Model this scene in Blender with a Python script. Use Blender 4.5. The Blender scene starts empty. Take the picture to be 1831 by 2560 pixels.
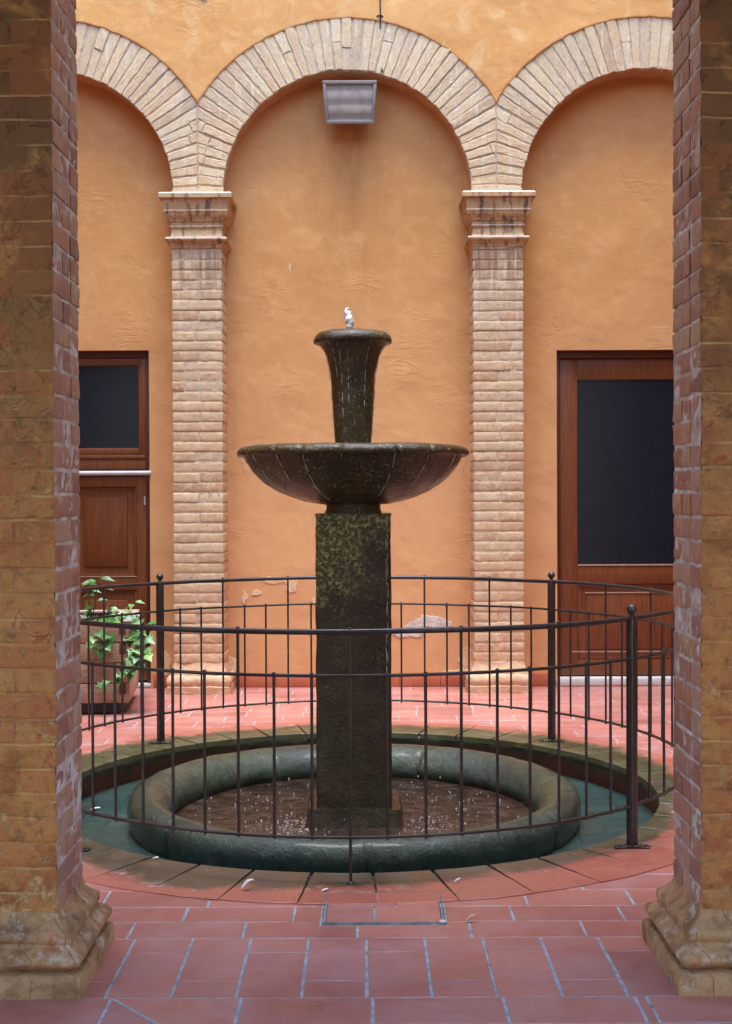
import bpy, math, random
from mathutils import Vector, noise, Matrix
R = math.radians
rnd = random.Random(11)
sc = bpy.context.scene
COL = sc.collection
V = Vector

# ------------------------------------------------------------------ layout (metres)
EYE = 1.532
CX, CY = -0.066, 6.80          # fountain axis
RF = 1.713                     # railing radius
YW, YA = 10.41, 10.18          # recessed wall plane, arch face plane
PXS = (-1.306, 1.034)          # pilaster axes
BAY = 2.34
BC = (-2.476, -0.136, 2.204)   # bay centres
PW = 0.387                     # pilaster width
RI, RO = 0.977, 1.367          # arch radii
SPR = 3.90                     # arch spring height
XL, XR = BC[0]-RI, BC[2]+RI    # side walls

# ------------------------------------------------------------------ node helpers
class Mat:
    def __init__(s, name):
        s.m = bpy.data.materials.new(name); s.m.use_nodes = True
        s.nt = s.m.node_tree; s.b = s.nt.nodes['Principled BSDF']
        s.P = s.n('ShaderNodeNewGeometry').outputs['Position']
    def n(s, t, **k):
        o = s.nt.nodes.new(t)
        for a, v in k.items(): setattr(o, a, v)
        return o
    def put(s, sock, v):
        if isinstance(v, bpy.types.NodeSocket): s.nt.links.new(v, sock)
        elif isinstance(v, (tuple, list)) and len(v) == 3 and sock.type == 'RGBA': sock.default_value = (*v, 1)
        else: sock.default_value = v
    def scale(s, v, sc_):
        o = s.n('ShaderNodeMapping'); s.put(o.inputs['Vector'], v); o.inputs['Scale'].default_value = sc_
        return o.outputs[0]
    def noise(s, scale, detail=4, rough=.55, dist=0, vec=None):
        o = s.n('ShaderNodeTexNoise'); s.put(o.inputs['Vector'], vec if vec is not None else s.P)
        o.inputs['Scale'].default_value = scale; o.inputs['Detail'].default_value = detail
        o.inputs['Roughness'].default_value = rough; o.inputs['Distortion'].default_value = dist
        return o.outputs['Fac']
    def voro(s, scale, vec=None, feature='F1'):
        o = s.n('ShaderNodeTexVoronoi', feature=feature); s.put(o.inputs['Vector'], vec if vec is not None else s.P)
        o.inputs['Scale'].default_value = scale
        return o.outputs['Distance']
    def ramp(s, fac, stops):
        o = s.n('ShaderNodeValToRGB'); s.put(o.inputs[0], fac); e = o.color_ramp.elements
        while len(e) < len(stops): e.new(.5)
        for i, (p, c) in enumerate(stops):
            e[i].position = p
            e[i].color = (c, c, c, 1) if isinstance(c, (int, float)) else (*c, 1)
        return o.outputs[0]
    def mix(s, f, a, b, mode='MIX'):
        o = s.n('ShaderNodeMix', data_type='RGBA', blend_type=mode)
        s.put(o.inputs[0], f); s.put(o.inputs[6], a); s.put(o.inputs[7], b)
        return o.outputs[2]
    def math(s, op, a, b=0.0, clamp=False):
        o = s.n('ShaderNodeMath', operation=op, use_clamp=clamp); s.put(o.inputs[0], a); s.put(o.inputs[1], b)
        return o.outputs[0]
    def xyz(s):
        o = s.n('ShaderNodeSeparateXYZ'); s.put(o.inputs[0], s.P); return o.outputs
    def island(s):
        return s.n('ShaderNodeNewGeometry').outputs['Random Per Island']
    def bump(s, h, strength=.5, dist=.01, prev=None):
        o = s.n('ShaderNodeBump'); s.put(o.inputs['Height'], h)
        o.inputs['Strength'].default_value = strength; o.inputs['Distance'].default_value = dist
        if prev is not None: s.put(o.inputs['Normal'], prev)
        return o.outputs[0]
    def fin(s, col, rough=.8, nrm=None, **k):
        s.put(s.b.inputs['Base Color'], col); s.put(s.b.inputs['Roughness'], rough)
        if nrm is not None: s.put(s.b.inputs['Normal'], nrm)
        for a, v in k.items(): s.put(s.b.inputs[a.replace('_', ' ')], v)
        return s.m

def sm(m, f, lo, hi):   # smooth 0..1 window
    return m.ramp(f, [(lo, 0.0), (hi, 1.0)])

MT = {}
def plaster(name, c1, c2, c3, niche_tones=False, flat=False):
    m = Mat(name)
    big = m.noise(1.1, 5, .6, .6); mid = m.noise(5, 5, .6, .8)
    c = m.mix(sm(m, big, .3, .7), c1, c2)
    c = m.mix(m.math('MULTIPLY', sm(m, mid, .5, .75), .55), c, c3)
    fine = m.noise(60, 3, .7)
    c = m.mix(m.math('MULTIPLY', sm(m, fine, .35, .8), .13), c, (.25, .12, .05))
    # pale scratches
    sx = m.noise(9, 4, .6, .8, m.scale(m.P, (1.0, 1, 2.2)))
    c = m.mix(m.math('MULTIPLY', sm(m, sx, .66, .72), .35), c, (.74, .46, .25))
    if niche_tones:
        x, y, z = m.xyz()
        # darker streaked band below the lamp
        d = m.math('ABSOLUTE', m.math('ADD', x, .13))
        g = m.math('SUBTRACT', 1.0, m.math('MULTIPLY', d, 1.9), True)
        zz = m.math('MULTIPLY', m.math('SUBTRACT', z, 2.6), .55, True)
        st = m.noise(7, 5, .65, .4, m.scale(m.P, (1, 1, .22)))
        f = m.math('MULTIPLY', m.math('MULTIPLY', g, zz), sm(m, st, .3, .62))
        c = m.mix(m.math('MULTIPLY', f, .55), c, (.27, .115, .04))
        low_tint = m.math('MULTIPLY', m.math('SUBTRACT', 3.6, z), .45, True)     # pinker lower down: part faded paint, part painted light tint
        c = m.mix(m.math('MULTIPLY', low_tint, .55), c, (.70, .41, .22))
        # damp rise near the ground
        low = m.math('SUBTRACT', 1.0, m.math('MULTIPLY', z, .8), True)
        c = m.mix(m.math('MULTIPLY', m.math('MULTIPLY', low, sm(m, mid, .35, .6)), .35), c, (.42, .19, .10))
    h = m.noise(3.2, 3, .5, .3)
    ridge = m.noise(4.0, 4, .6, .7, m.scale(m.P, (.8, 1, 2.0)))
    ridge = m.ramp(ridge, [(.46, 0.), (.5, 1.), (.60, .15)])
    ridge = m.math('MULTIPLY', ridge, sm(m, m.noise(1.9, 3), .54, .70))
    n1 = m.bump(h, .34, .05); n2 = m.bump(ridge, .34, .007, n1)
    n3 = m.bump(m.noise(30, 5, .65), .22, .005, n2)
    return m.fin(c, .82, n3, Specular_IOR_Level=.25)
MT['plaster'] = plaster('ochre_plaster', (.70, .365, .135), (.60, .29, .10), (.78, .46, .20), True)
MT['plaster_up'] = plaster('yellow_ochre_plaster', (.75, .41, .15), (.68, .32, .10), (.84, .59, .31))
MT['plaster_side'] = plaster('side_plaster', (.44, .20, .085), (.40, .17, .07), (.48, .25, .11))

def far_brick():
    m = Mat('weathered_buff_brick'); r = m.island(); x, y, z = m.xyz()
    c = m.ramp(r, [(0, (.54, .38, .22)), (.2, (.68, .51, .31)), (.38, (.54, .33, .19)), (.55, (.72, .58, .39)),
                   (.7, (.42, .26, .16)), (.85, (.64, .45, .27)), (1, (.58, .46, .30))])
    # paler towards the arches, redder near the ground
    up = m.math('MULTIPLY', m.math('SUBTRACT', z, 3.0), .8, True)
    c = m.mix(m.math('MULTIPLY', up, .35), c, (.78, .62, .37))
    low = m.math('SUBTRACT', 1.0, m.math('MULTIPLY', z, .75), True)
    c = m.mix(m.math('MULTIPLY', low, .5), c, (.56, .30, .17))
    b = m.noise(16, 6, .7, .5)
    c = m.mix(m.math('MULTIPLY', sm(m, b, .47, .66), .6), c, (.76, .62, .43))
    d = m.noise(45, 4, .7)
    c = m.mix(m.math('MULTIPLY', sm(m, d, .52, .70), .5), c, (.34, .19, .11))
    # dark rain streaks just under the capital
    zb = m.math('SUBTRACT', 1.0, m.math('MULTIPLY', m.math('ABSOLUTE', m.math('SUBTRACT', z, 3.34)), 2.6), True)
    st = m.noise(20, 4, .6, 0, m.scale(m.P, (1.3, 1, .10)))
    cap = m.math('MULTIPLY', zb, sm(m, st, .42, .60))
    c = m.mix(m.math('MULTIPLY', cap, .75), c, (.24, .125, .08))
    st2 = m.noise(17, 4, .6, 0, m.scale(m.P, (1.6, 1, .12)))
    zw = m.math('MULTIPLY', m.math('SUBTRACT', z, 2.5), 1.2, True)
    c = m.mix(m.math('MULTIPLY', m.math('MULTIPLY', zw, sm(m, st2, .56, .62)), .6), c, (.74, .66, .52))
    c = m.mix(m.math('MULTIPLY', sm(m, m.noise(3.2, 5, .65), .5, .66), .35), c, (.46, .38, .29))
    n = m.bump(m.noise(30, 6, .65), .6, .008)
    return m.fin(c, .88, n, Specular_IOR_Level=.2)
MT['brick'] = far_brick()

def cap_mat():
    m = Mat('weathered_terracotta_moulding')
    c = m.ramp(m.noise(7, 5, .6), [(.3, (.42, .24, .12)), (.5, (.60, .40, .20)), (.7, (.46, .26, .15))])
    st = m.noise(22, 4, .65, 0, m.scale(m.P, (1.2, 1, .16)))
    c = m.mix(m.math('MULTIPLY', sm(m, st, .52, .62), .8), c, (.10, .06, .04))
    c = m.mix(m.math('MULTIPLY', sm(m, m.noise(50, 3), .55, .7), .5), c, (.66, .52, .38))
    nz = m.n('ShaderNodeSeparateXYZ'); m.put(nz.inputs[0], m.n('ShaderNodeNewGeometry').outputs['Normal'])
    c = m.mix(m.math('MULTIPLY', sm(m, nz.outputs[2], .25, .7), .85), c, (.70, .66, .60))  # upward faces painted pale, as if lit from above
    return m.fin(c, .85, m.bump(m.noise(35, 5, .65), .6, .007))
MT['cap'] = cap_mat()

def simple(name, stops, nscale=8, rough=.8, bscale=40, bstr=.4, bdist=.004, **k):
    m = Mat(name)
    c = m.ramp(m.noise(nscale, 5, .6, .4), stops)
    return m.fin(c, rough, m.bump(m.noise(bscale, 4, .6), bstr, bdist), **k)
MT['mortar'] = simple('grey_lime_mortar', [(.3, (.42, .34, .24)), (.5, (.55, .46, .33)), (.7, (.62, .46, .30))], 12, .95, 60, .7, .005)
MT['soffit'] = simple('soffit_plaster', [(.3, (.50, .26, .12)), (.7, (.58, .34, .18))], 9, .9)
MT['limepatch'] = simple('bare_lime_render', [(.35, (.62, .38, .19)), (.5, (.74, .56, .36)), (.7, (.64, .46, .30))], 14, .9, 50, .7, .006)
MT['greypatch'] = simple('bare_grey_render', [(.3, (.42, .38, .34)), (.6, (.64, .60, .54))], 12, .9, 40, .8, .008)

def side_brick():
    m = Mat('worn_red_pillar_brick'); r = m.island()
    c = m.ramp(r, [(0, (.27, .115, .085)), (.3, (.36, .17, .12)), (.5, (.20, .09, .075)), (.7, (.36, .22, .16)), (1, (.28, .13, .105))])
    c = m.mix(m.math('MULTIPLY', sm(m, m.noise(9, 5, .6, .6), .48, .72), .5), c, (.50, .34, .24))
    w = m.noise(22, 6, .7, 1.0, m.scale(m.P, (1, 1, .6)))
    c = m.mix(m.math('MULTIPLY', sm(m, w, .60, .66), .75), c, (.52, .46, .38))
    c = m.mix(m.math('MULTIPLY', sm(m, m.noise(50, 4, .7), .6, .75), .6), c, (.12, .05, .04))
    n = m.bump(m.noise(18, 6, .7, .5), .7, .012)
    n = m.bump(m.noise(90, 4, .7), .35, .003, n)
    return m.fin(c, .55, n, Specular_IOR_Level=.5)
MT['brick_side'] = side_brick()

def ochre_front():
    m = Mat('peeling_brown_wash'); x, y, z = m.xyz()
    c = m.ramp(m.noise(5.5, 8, .74, .3), [(.30, (.17, .06, .022)), (.43, (.32, .13, .038)), (.53, (.43, .20, .062)), (.62, (.29, .095, .035)), (.74, (.40, .17, .055))])
    c = m.mix(m.math('MULTIPLY', sm(m, m.noise(1.3, 3), .48, .6), .5), c, (.40, .22, .075))
    # flaked places showing pale lime and red brick
    f1 = m.noise(15, 8, .72, .5); f2 = m.noise(11, 7, .72, .5, m.scale(m.P, (1, 1, 1.5)))
    lowm = m.math('SUBTRACT', 1.15, m.math('MULTIPLY', z, .42), True)
    c = m.mix(m.math('MULTIPLY', sm(m, f1, .545, .575), m.math('MULTIPLY', lowm, .8)), c, (.54, .34, .15))
    c = m.mix(m.math('MULTIPLY', sm(m, f2, .60, .63), .8), c, (.30, .07, .025))
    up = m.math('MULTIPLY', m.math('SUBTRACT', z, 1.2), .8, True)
    c = m.mix(m.math('MULTIPLY', m.math('MULTIPLY', up, sm(m, m.noise(6, 5, .65, .6), .30, .48)), .8), c, (.085, .042, .02))  # painted shade: front darkens upward, away from the floor bounce
    c = m.mix(m.math('MULTIPLY', sm(m, m.noise(26, 7, .75, .3), .54, .66), .7), c, (.10, .048, .02))
    zz = m.math('ADD', z, m.math('MULTIPLY', m.noise(5, 3), .022))
    fr = m.math('FRACT', m.math('DIVIDE', m.math('ADD', zz, -.229), .0775))
    jl = m.ramp(fr, [(0, 1.), (.045, 1.), (.10, 0.)])
    jn = m.math('MULTIPLY', jl, sm(m, m.noise(4.5, 4, .6), .46, .58))
    c = m.mix(m.math('MULTIPLY', jn, .5), c, (.60, .42, .18))
    jd = m.ramp(fr, [(.10, 0.), (.13, 1.), (.19, 0.)])
    c = m.mix(m.math('MULTIPLY', jd, .3), c, (.13, .055, .02))
    ri = m.n('ShaderNodeTexWhiteNoise', noise_dimensions='2D')
    cb2 = m.n('ShaderNodeCombineXYZ'); row = m.math('FLOOR', m.math('DIVIDE', m.math('ADD', zz, -.229), .0775))
    m.put(cb2.inputs[0], m.math('FLOOR', m.math('ADD', m.math('MULTIPLY', x, 4.1), m.math('MULTIPLY', row, .5)))); m.put(cb2.inputs[1], row)
    m.put(ri.inputs['Vector'], cb2.outputs[0])
    c = m.mix(m.math('MULTIPLY', sm(m, ri.outputs['Value'], .35, 1.), .45), c, (.34, .10, .035))
    hf = m.math('ADD', m.math('MULTIPLY', sm(m, f1, .57, .60), -.6), m.noise(26, 6, .7))
    n = m.bump(hf, .8, .008)
    n = m.bump(m.noise(95, 3, .7), .3, .003, n)
    return m.fin(c, .78, n, Specular_IOR_Level=.35)
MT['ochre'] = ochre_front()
MT['ochre_mortar'] = simple('ochre_washed_mortar', [(.3, (.36, .22, .09)), (.7, (.56, .40, .19))], 14, .9, 60, .7, .005)
MT['side_mortar'] = simple('pale_pillar_mortar', [(.3, (.24, .13, .11)), (.45, (.38, .30, .28)), (.7, (.58, .56, .56))], 13, .7, 45, .9, .01)

def base_stone():
    m = Mat('worn_pillar_base_brick')
    c = m.ramp(m.noise(6, 8, .72, .3), [(.28, (.09, .045, .022)), (.42, (.24, .13, .06)), (.53, (.40, .24, .12)), (.62, (.33, .12, .05)), (.75, (.16, .085, .045))])
    c = m.mix(m.math('MULTIPLY', sm(m, m.noise(13, 5, .7), .55, .68), .7), c, (.56, .50, .44))
    c = m.mix(m.math('MULTIPLY', sm(m, m.noise(3, 4, .6, .3), .54, .68), .35), c, (.12, .11, .05))
    x, y, z = m.xyz()
    # vertical joints of the moulded bricks
    br = m.math('FRACT', m.math('MULTIPLY', m.math('ADD', m.math('ADD', y, x), m.math('MULTIPLY', m.noise(9, 3), .02)), 7.2))
    j = m.ramp(br, [(0, 1.), (.012, 1.), (.03, 0.)])
    c = m.mix(m.math('MULTIPLY', j, .55), c, (.12, .08, .05))
    h = m.math('SUBTRACT', m.noise(22, 6, .7), m.math('MULTIPLY', j, .5))
    return m.fin(c, .7, m.bump(h, .8, .008), Specular_IOR_Level=.4)
MT['base'] = base_stone()

def tile_mat():
    m = Mat('terracotta_floor_tile'); r = m.island()
    c = m.ramp(r, [(0, (.33, .115, .092)), (.25, (.45, .155, .118)), (.5, (.385, .135, .108)), (.75, (.49, .18, .135)), (1, (.42, .16, .14))])
    c = m.mix(m.math('MULTIPLY', sm(m, m.noise(6, 6, .65, .3), .4, .7), .35), c, (.50, .22, .19))
    c = m.mix(m.math('MULTIPLY', sm(m, m.noise(70, 4, .7), .58, .70), .45), c, (.26, .09, .07))
    c = m.mix(m.math('MULTIPLY', sm(m, m.noise(3.5, 7, .75, .4), .52, .64), .35), c, (.27, .085, .075))
    # dusty bloom
    c = m.mix(m.math('MULTIPLY', sm(m, m.noise(2.2, 6, .7, .5), .42, .72), .4), c, (.54, .38, .39))
    rg = m.ramp(m.noise(5, 5, .6), [(.3, .26), (.7, .5)])
    n = m.bump(m.noise(16, 4, .6), .25, .004); n = m.bump(m.noise(110, 3, .7), .22, .0015, n)
    return m.fin(c, rg, n, Specular_IOR_Level=.5)
MT['tile'] = tile_mat()
MT['grout'] = simple('pale_grout', [(.3, (.16, .18, .20)), (.5, (.34, .38, .41)), (.7, (.50, .54, .57))], 20, .85, 70, .5, .003)
MT['skirt'] = simple('terracotta_skirting', [(.3, (.40, .105, .05)), (.7, (.52, .16, .08))], 6, .55, 40, .3, .003)

def ring_mat():
    m = Mat('mossy_kerb_tile'); r = m.island(); x, y, z = m.xyz()
    c = m.ramp(r, [(0, (.38, .12, .085)), (.5, (.45, .15, .11)), (1, (.42, .16, .12))])
    dx = m.math('ADD', x, -CX); dy = m.math('ADD', y, -CY)
    rad = m.math('SQRT', m.math('ADD', m.math('MULTIPLY', dx, dx), m.math('MULTIPLY', dy, dy)))
    t = m.math('MULTIPLY', m.math('SUBTRACT', 1.97, rad), 2.5)             # 1 at the inner lip
    # right front sector stays drier: less moss there
    dry = m.math('MULTIPLY', m.math('SUBTRACT', m.math('SUBTRACT', dx, m.math('MULTIPLY', dy, .9)), .9), .42, True)
    k = m.math('ADD', t, m.math('MULTIPLY', m.math('SUBTRACT', m.noise(3.0, 5, .6, .4), .5), 1.1))
    k = m.math('SUBTRACT', k, m.math('MULTIPLY', dry, .75))
    moss = m.ramp(k, [(.20, 0.), (.42, 1.)])
    mc = m.ramp(m.noise(5, 6, .65), [(.3, (.028, .036, .020)), (.5, (.050, .072, .028)), (.7, (.10, .115, .07))])
    fr_ = m.math('MULTIPLY', m.math('SUBTRACT', m.math('MULTIPLY', dy, -1.0), .75), 1.3, True)      # trodden front stones: grey-brown rather than green
    mc = m.mix(m.math('MULTIPLY', fr_, .5), mc, m.ramp(m.noise(6, 7, .7), [(.3, (.055, .045, .035)), (.5, (.115, .085, .070)), (.7, (.19, .13, .11))]))
    c = m.mix(m.math('MULTIPLY', moss, .92), c, mc)
    # lime crust on the outer margin
    lc = m.math('MULTIPLY', sm(m, m.noise(17, 7, .75, .8), .56, .64), m.ramp(m.math('ABSOLUTE', m.math('SUBTRACT', k, .3)), [(.0, 1.), (.22, 0.)]))
    c = m.mix(m.math('MULTIPLY', lc, .6), c, (.60, .56, .56))
    rg = m.ramp(m.noise(6, 4), [(.35, .22), (.7, .55)])
    n = m.bump(m.noise(40, 6, .7), .45, .005)
    return m.fin(c, rg, n)
MT['ring'] = ring_mat()
MT['ring_lip'] = simple('mossy_kerb_lip', [(.3, (.022, .022, .014)), (.6, (.05, .055, .028)), (.75, (.10, .07, .035))], 9, .35, 40, .8, .01)
MT['ring_wall'] = simple('wet_channel_brick', [(.3, (.13, .03, .015)), (.5, (.28, .07, .03)), (.7, (.05, .03, .015))], 7, .4, 30, .8, .01)

def wet_stone():
    m = Mat('wet_dark_peperino_stone')
    c = m.ramp(m.noise(5, 6, .65, .3), [(.3, (.020, .013, .006)), (.5, (.045, .030, .012)), (.68, (.075, .055, .022))])
    c = m.mix(m.math('MULTIPLY', sm(m, m.noise(2.6, 4, .6), .52, .66), .5), c, (.042, .05, .018))
    x, y, z = m.xyz()
    bl = m.voro(110, m.scale(m.P, (1, 1, .8)))
    # mossy crust with pale beads near the head of the shaft
    pn = m.math('ADD', m.math('MULTIPLY', m.math('SUBTRACT', z, 1.02), 2.6), m.math('MULTIPLY', m.math('SUBTRACT', m.noise(5, 4, .6), .5), 2.2))
    pn = m.math('SUBTRACT', pn, m.math('MULTIPLY', m.math('ADD', x, .05), 2.6))
    pt_ = m.math('MULTIPLY', sm(m, pn, .25, .75), m.ramp(m.math('SUBTRACT', z, .45), [(.98, 1.), (1., 0.)]))
    mc = m.ramp(m.noise(48, 4, .75), [(.35, (.03, .035, .012)), (.50, (.14, .15, .05)), (.60, (.55, .55, .28))])
    c = m.mix(m.math('MULTIPLY', pt_, .85), c, mc)
    sp = m.math('MULTIPLY', sm(m, m.noise(75, 3, .6), .60, .64), sm(m, m.noise(7, 3, .6), .40, .6))
    sp = m.math('MULTIPLY', sp, m.math('ADD', .15, m.math('MULTIPLY', m.math('SUBTRACT', z, .3), .9, True)))
    c = m.mix(m.math('MULTIPLY', sp, .8), c, (.34, .31, .15))  # pale specks painted in as wet sparkle, mostly higher up
    streak = m.noise(11, 4, .6, 0, m.scale(m.P, (1.5, 1.5, .12)))
    c = m.mix(m.math('MULTIPLY', sm(m, streak, .55, .66), .5), c, (.012, .009, .005))
    h = m.math('ADD', m.math('MULTIPLY', m.math('MULTIPLY', bl, m.math('ADD', pt_, .25)), -.8), m.noise(22, 6, .65))
    n = m.bump(h, .85, .009); n = m.bump(m.noise(80, 4, .75), .8, .004, n)
    rg = m.ramp(m.noise(9, 4), [(.35, .10), (.7, .34)])
    return m.fin(c, rg, n, Specular_IOR_Level=.5)
MT['wet'] = wet_stone()
def rim_stone():
    m = Mat('wet_mossy_basin_rim')
    c = m.ramp(m.noise(4, 6, .65, .3), [(.3, (.012, .025, .020)), (.5, (.026, .050, .038)), (.7, (.055, .088, .066))])
    c = m.mix(m.math('MULTIPLY', sm(m, m.noise(1.8, 4, .6), .5, .66), .6), c, (.055, .085, .035))
    c = m.mix(m.math('MULTIPLY', sm(m, m.noise(12, 7, .72), .5, .62), .7), c, (.02, .028, .022))
    c = m.mix(m.math('MULTIPLY', sm(m, m.noise(30, 7, .75), .58, .66), .5), c, (.13, .17, .15))
    n = m.bump(m.noise(26, 7, .72), .7, .012); n = m.bump(m.noise(70, 5, .75), .9, .005, n)
    rg = m.ramp(m.noise(8, 4), [(.35, .05), (.7, .26)])
    return m.fin(c, rg, n, Specular_IOR_Level=.6, Coat_Weight=.2, Coat_Roughness=.1)
MT['rim'] = rim_stone()
MT['mud'] = simple('silty_basin_bottom', [(.3, (.03, .018, .011)), (.5, (.09, .055, .035)), (.66, (.24, .19, .15))], 9, .6, 30, .5, .01)

def chan():
    m = Mat('submerged_teal_grey_tile')
    br = m.n('ShaderNodeTexBrick'); m.put(br.inputs['Vector'], m.P)
    br.inputs['Color1'].default_value = (.15, .30, .30, 1); br.inputs['Color2'].default_value = (.21, .37, .36, 1); br.inputs['Mortar'].default_value = (.05, .11, .12, 1)
    br.inputs['Scale'].default_value = 1; br.inputs['Brick Width'].default_value = .3; br.inputs['Row Height'].default_value = .15; br.inputs['Mortar Size'].default_value = .006
    c = m.mix(m.math('MULTIPLY', sm(m, m.noise(4, 5, .65), .42, .7), .6), br.outputs[0], (.05, .065, .045))
    return m.fin(c, .5)
MT['chan'] = chan()
def water(name, stops, ns, sc_, st):      # shallow murky water: what lies in it tints it, the surface mirrors the sky
    m = Mat(name)
    if stops is None:
        br = m.n('ShaderNodeTexBrick'); m.put(br.inputs['Vector'], m.P)
        for k, v in (('Color1', (.030, .062, .060, 1)), ('Color2', (.045, .080, .076, 1)), ('Mortar', (.018, .04, .042, 1)), ('Scale', 1), ('Brick Width', .3), ('Row Height', .15), ('Mortar Size', .006)): br.inputs[k].default_value = v
        c = m.mix(m.math('MULTIPLY', sm(m, m.noise(4, 5, .65), .42, .7), .5), br.outputs[0], (.035, .05, .032))
    else: c = m.ramp(m.noise(ns, 7, .7, .3), stops)
    n = m.bump(m.noise(sc_, 5, .65, .8), st, .012)
    return m.fin(c, .05, n, IOR=1.33, Specular_IOR_Level=.6)
MT['water'] = water('basin_water', [(.30, (.014, .009, .006)), (.48, (.038, .023, .016)), (.60, (.075, .050, .038)), (.70, (.17, .135, .12))], 9, 13, 1.0)
MT['water_still'] = water('channel_water', None, 4, 10, .25)
def foam():
    m = Mat('splashing_white_water')
    return m.fin((.95, .97, 1.0), .15, m.bump(m.noise(140, 4, .7), 1, .006), Specular_IOR_Level=.8, Transmission_Weight=.1, IOR=1.33)
MT['foam'] = foam()
m = Mat('falling_water_thread'); MT['thread'] = m.fin((.9, .95, 1), .1, None, Transmission_Weight=.45, IOR=1.33)

def iron():
    m = Mat('painted_wrought_iron')
    c = m.ramp(m.noise(18, 5, .65), [(.35, (.022, .018, .020)), (.6, (.040, .032, .034)), (.75, (.075, .048, .038))])
    rg = m.ramp(m.noise(25, 4), [(.3, .28), (.7, .46)])
    return m.fin(c, rg, m.bump(m.noise(90, 4, .7), .4, .002), Specular_IOR_Level=.75, Metallic=.25)
MT['iron'] = iron()
MT['frame'] = simple('worn_galvanised_frame', [(.3, (.10, .10, .10)), (.55, (.22, .22, .23)), (.7, (.38, .38, .39))], 14, .5)

def wood(name, a, b, c3, rough, axis=(14, 14, .9)):
    m = Mat(name)
    g = m.noise(5, 6, .65, .4, m.scale(m.P, axis))
    c = m.ramp(g, [(.3, a), (.55, b), (.75, c3)])
    return m.fin(c, rough, m.bump(g, .3, .002), Specular_IOR_Level=.45)
MT['wood'] = wood('varnished_door_wood', (.11, .030, .009), (.185, .054, .016), (.24, .080, .025), .42)
MT['wood_dark'] = wood('dark_door_frame_wood', (.055, .013, .006), (.085, .02, .009), (.12, .03, .012), .5)
MT['wood_edge'] = wood('worn_light_wood_edge', (.30, .16, .10), (.42, .28, .20), (.5, .36, .28), .5)
MT['planter'] = wood('faded_planter_board', (.20, .12, .075), (.29, .19, .125), (.38, .27, .19), .7, (1.0, 12, 12))
MT['planter_end'] = wood('planter_side_board', (.42, .30, .24), (.52, .40, .33), (.60, .48, .41), .7, (12, 1.0, 12))
MT['planter_dark'] = simple('dark_board_end', [(.3, (.05, .022, .012)), (.7, (.11, .05, .028))], 20, .8)
MT['black'] = simple('black_plastic', [(.3, (.012, .012, .013)), (.7, (.02, .02, .02))], 8, .6)
def glass():
    m = Mat('dark_window_glass')
    return m.fin(m.ramp(m.noise(70, 4, .7), [(.35, (.006, .008, .016)), (.7, (.014, .019, .032))]), .25, None, Specular_IOR_Level=.22)
MT['glass'] = glass()
MT['bar'] = simple('grey_white_metal', [(.3, (.50, .49, .50)), (.7, (.66, .65, .66))], 10, .4, 40, .1, .001)
MT['marble'] = simple('pale_marble_threshold', [(.3, (.50, .50, .50)), (.7, (.68, .67, .66))], 5, .5)
MT['lampbody'] = simple('grey_lamp_housing', [(.3, (.24, .23, .22)), (.7, (.34, .32, .30))], 10, .5, 40, .15, .001)
def lampglass():
    m = Mat('painted_reflection_lamp_glass'); x, y, z = m.xyz()
    f = m.math('FRACT', m.math('MULTIPLY', z, 9.5))
    c = m.ramp(f, [(0, (.30, .28, .24)), (.3, (.56, .51, .42)), (.55, (.68, .63, .53)), (.75, (.38, .34, .28)), (1, (.30, .28, .24))])  # louvre reflections painted as light and dark bands
    c = m.mix(m.math('MULTIPLY', sm(m, m.noise(12, 4), .45, .7), .4), c, (.20, .17, .16))
    return m.fin(c, .3, None, Specular_IOR_Level=.4)
MT['lampglass'] = lampglass()
def leaf():
    m = Mat('green_leaf'); r = m.island()
    c = m.ramp(r, [(0, (.02, .085, .025)), (.35, (.042, .16, .04)), (.6, (.08, .25, .055)), (.85, (.15, .33, .08)), (1, (.27, .38, .13))])
    c = m.mix(m.math('MULTIPLY', sm(m, m.noise(40, 3), .5, .7), .3), c, (.22, .34, .13))
    return m.fin(c, .38, m.bump(m.noise(60, 3), .4, .003), Specular_IOR_Level=.5, Subsurface_Weight=0.0)
MT['leaf'] = leaf()
MT['stem'] = simple('green_brown_stem', [(.3, (.06, .07, .02)), (.7, (.13, .10, .04))], 20, .7)
MT['soil'] = simple('potting_soil', [(.3, (.02, .013, .008)), (.7, (.05, .033, .02))], 30, .95, 50, 1, .02)
MT['feather'] = simple('white_feather_barbs', [(.3, (.72, .73, .74)), (.7, (.86, .86, .86))], 30, .7)
MT['dryleaf'] = simple('dry_leaf_tan', [(.3, (.40, .26, .16)), (.7, (.58, .42, .28))], 40, .7)
MT['ceil'] = simple('portico_lime_plaster', [(.3, (.26, .17, .10)), (.7, (.32, .21, .12))], 3, .9)

# ------------------------------------------------------------------ mesh helpers
class MB:
    def __init__(s): s.v = []; s.f = []; s.m = []
    def add(s, vs, fs, mi=0):
        o = len(s.v); s.v += [tuple(p) for p in vs]
        for i, f in enumerate(fs):
            s.f.append([o+k for k in f]); s.m.append(mi[i] if isinstance(mi, list) else mi)
    def build(s, name, mats, parent=None, smooth=None):
        me = bpy.data.meshes.new(name); me.from_pydata(s.v, [], s.f)
        if not isinstance(mats, (list, tuple)): mats = [mats]
        for x in mats: me.materials.append(x)
        me.polygons.foreach_set('material_index', s.m)
        if smooth is not None:
            me.polygons.foreach_set('use_smooth', [True]*len(s.f))
            if smooth < 180: me.set_sharp_from_angle(angle=R(smooth))
        me.update()
        o = bpy.data.objects.new(name, me); COL.objects.link(o)
        if parent: o.parent = parent; o.matrix_parent_inverse = Matrix.Translation(-parent.location) if parent.type == 'EMPTY' and parent.parent is None else Matrix.Identity(4)
        return o

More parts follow.
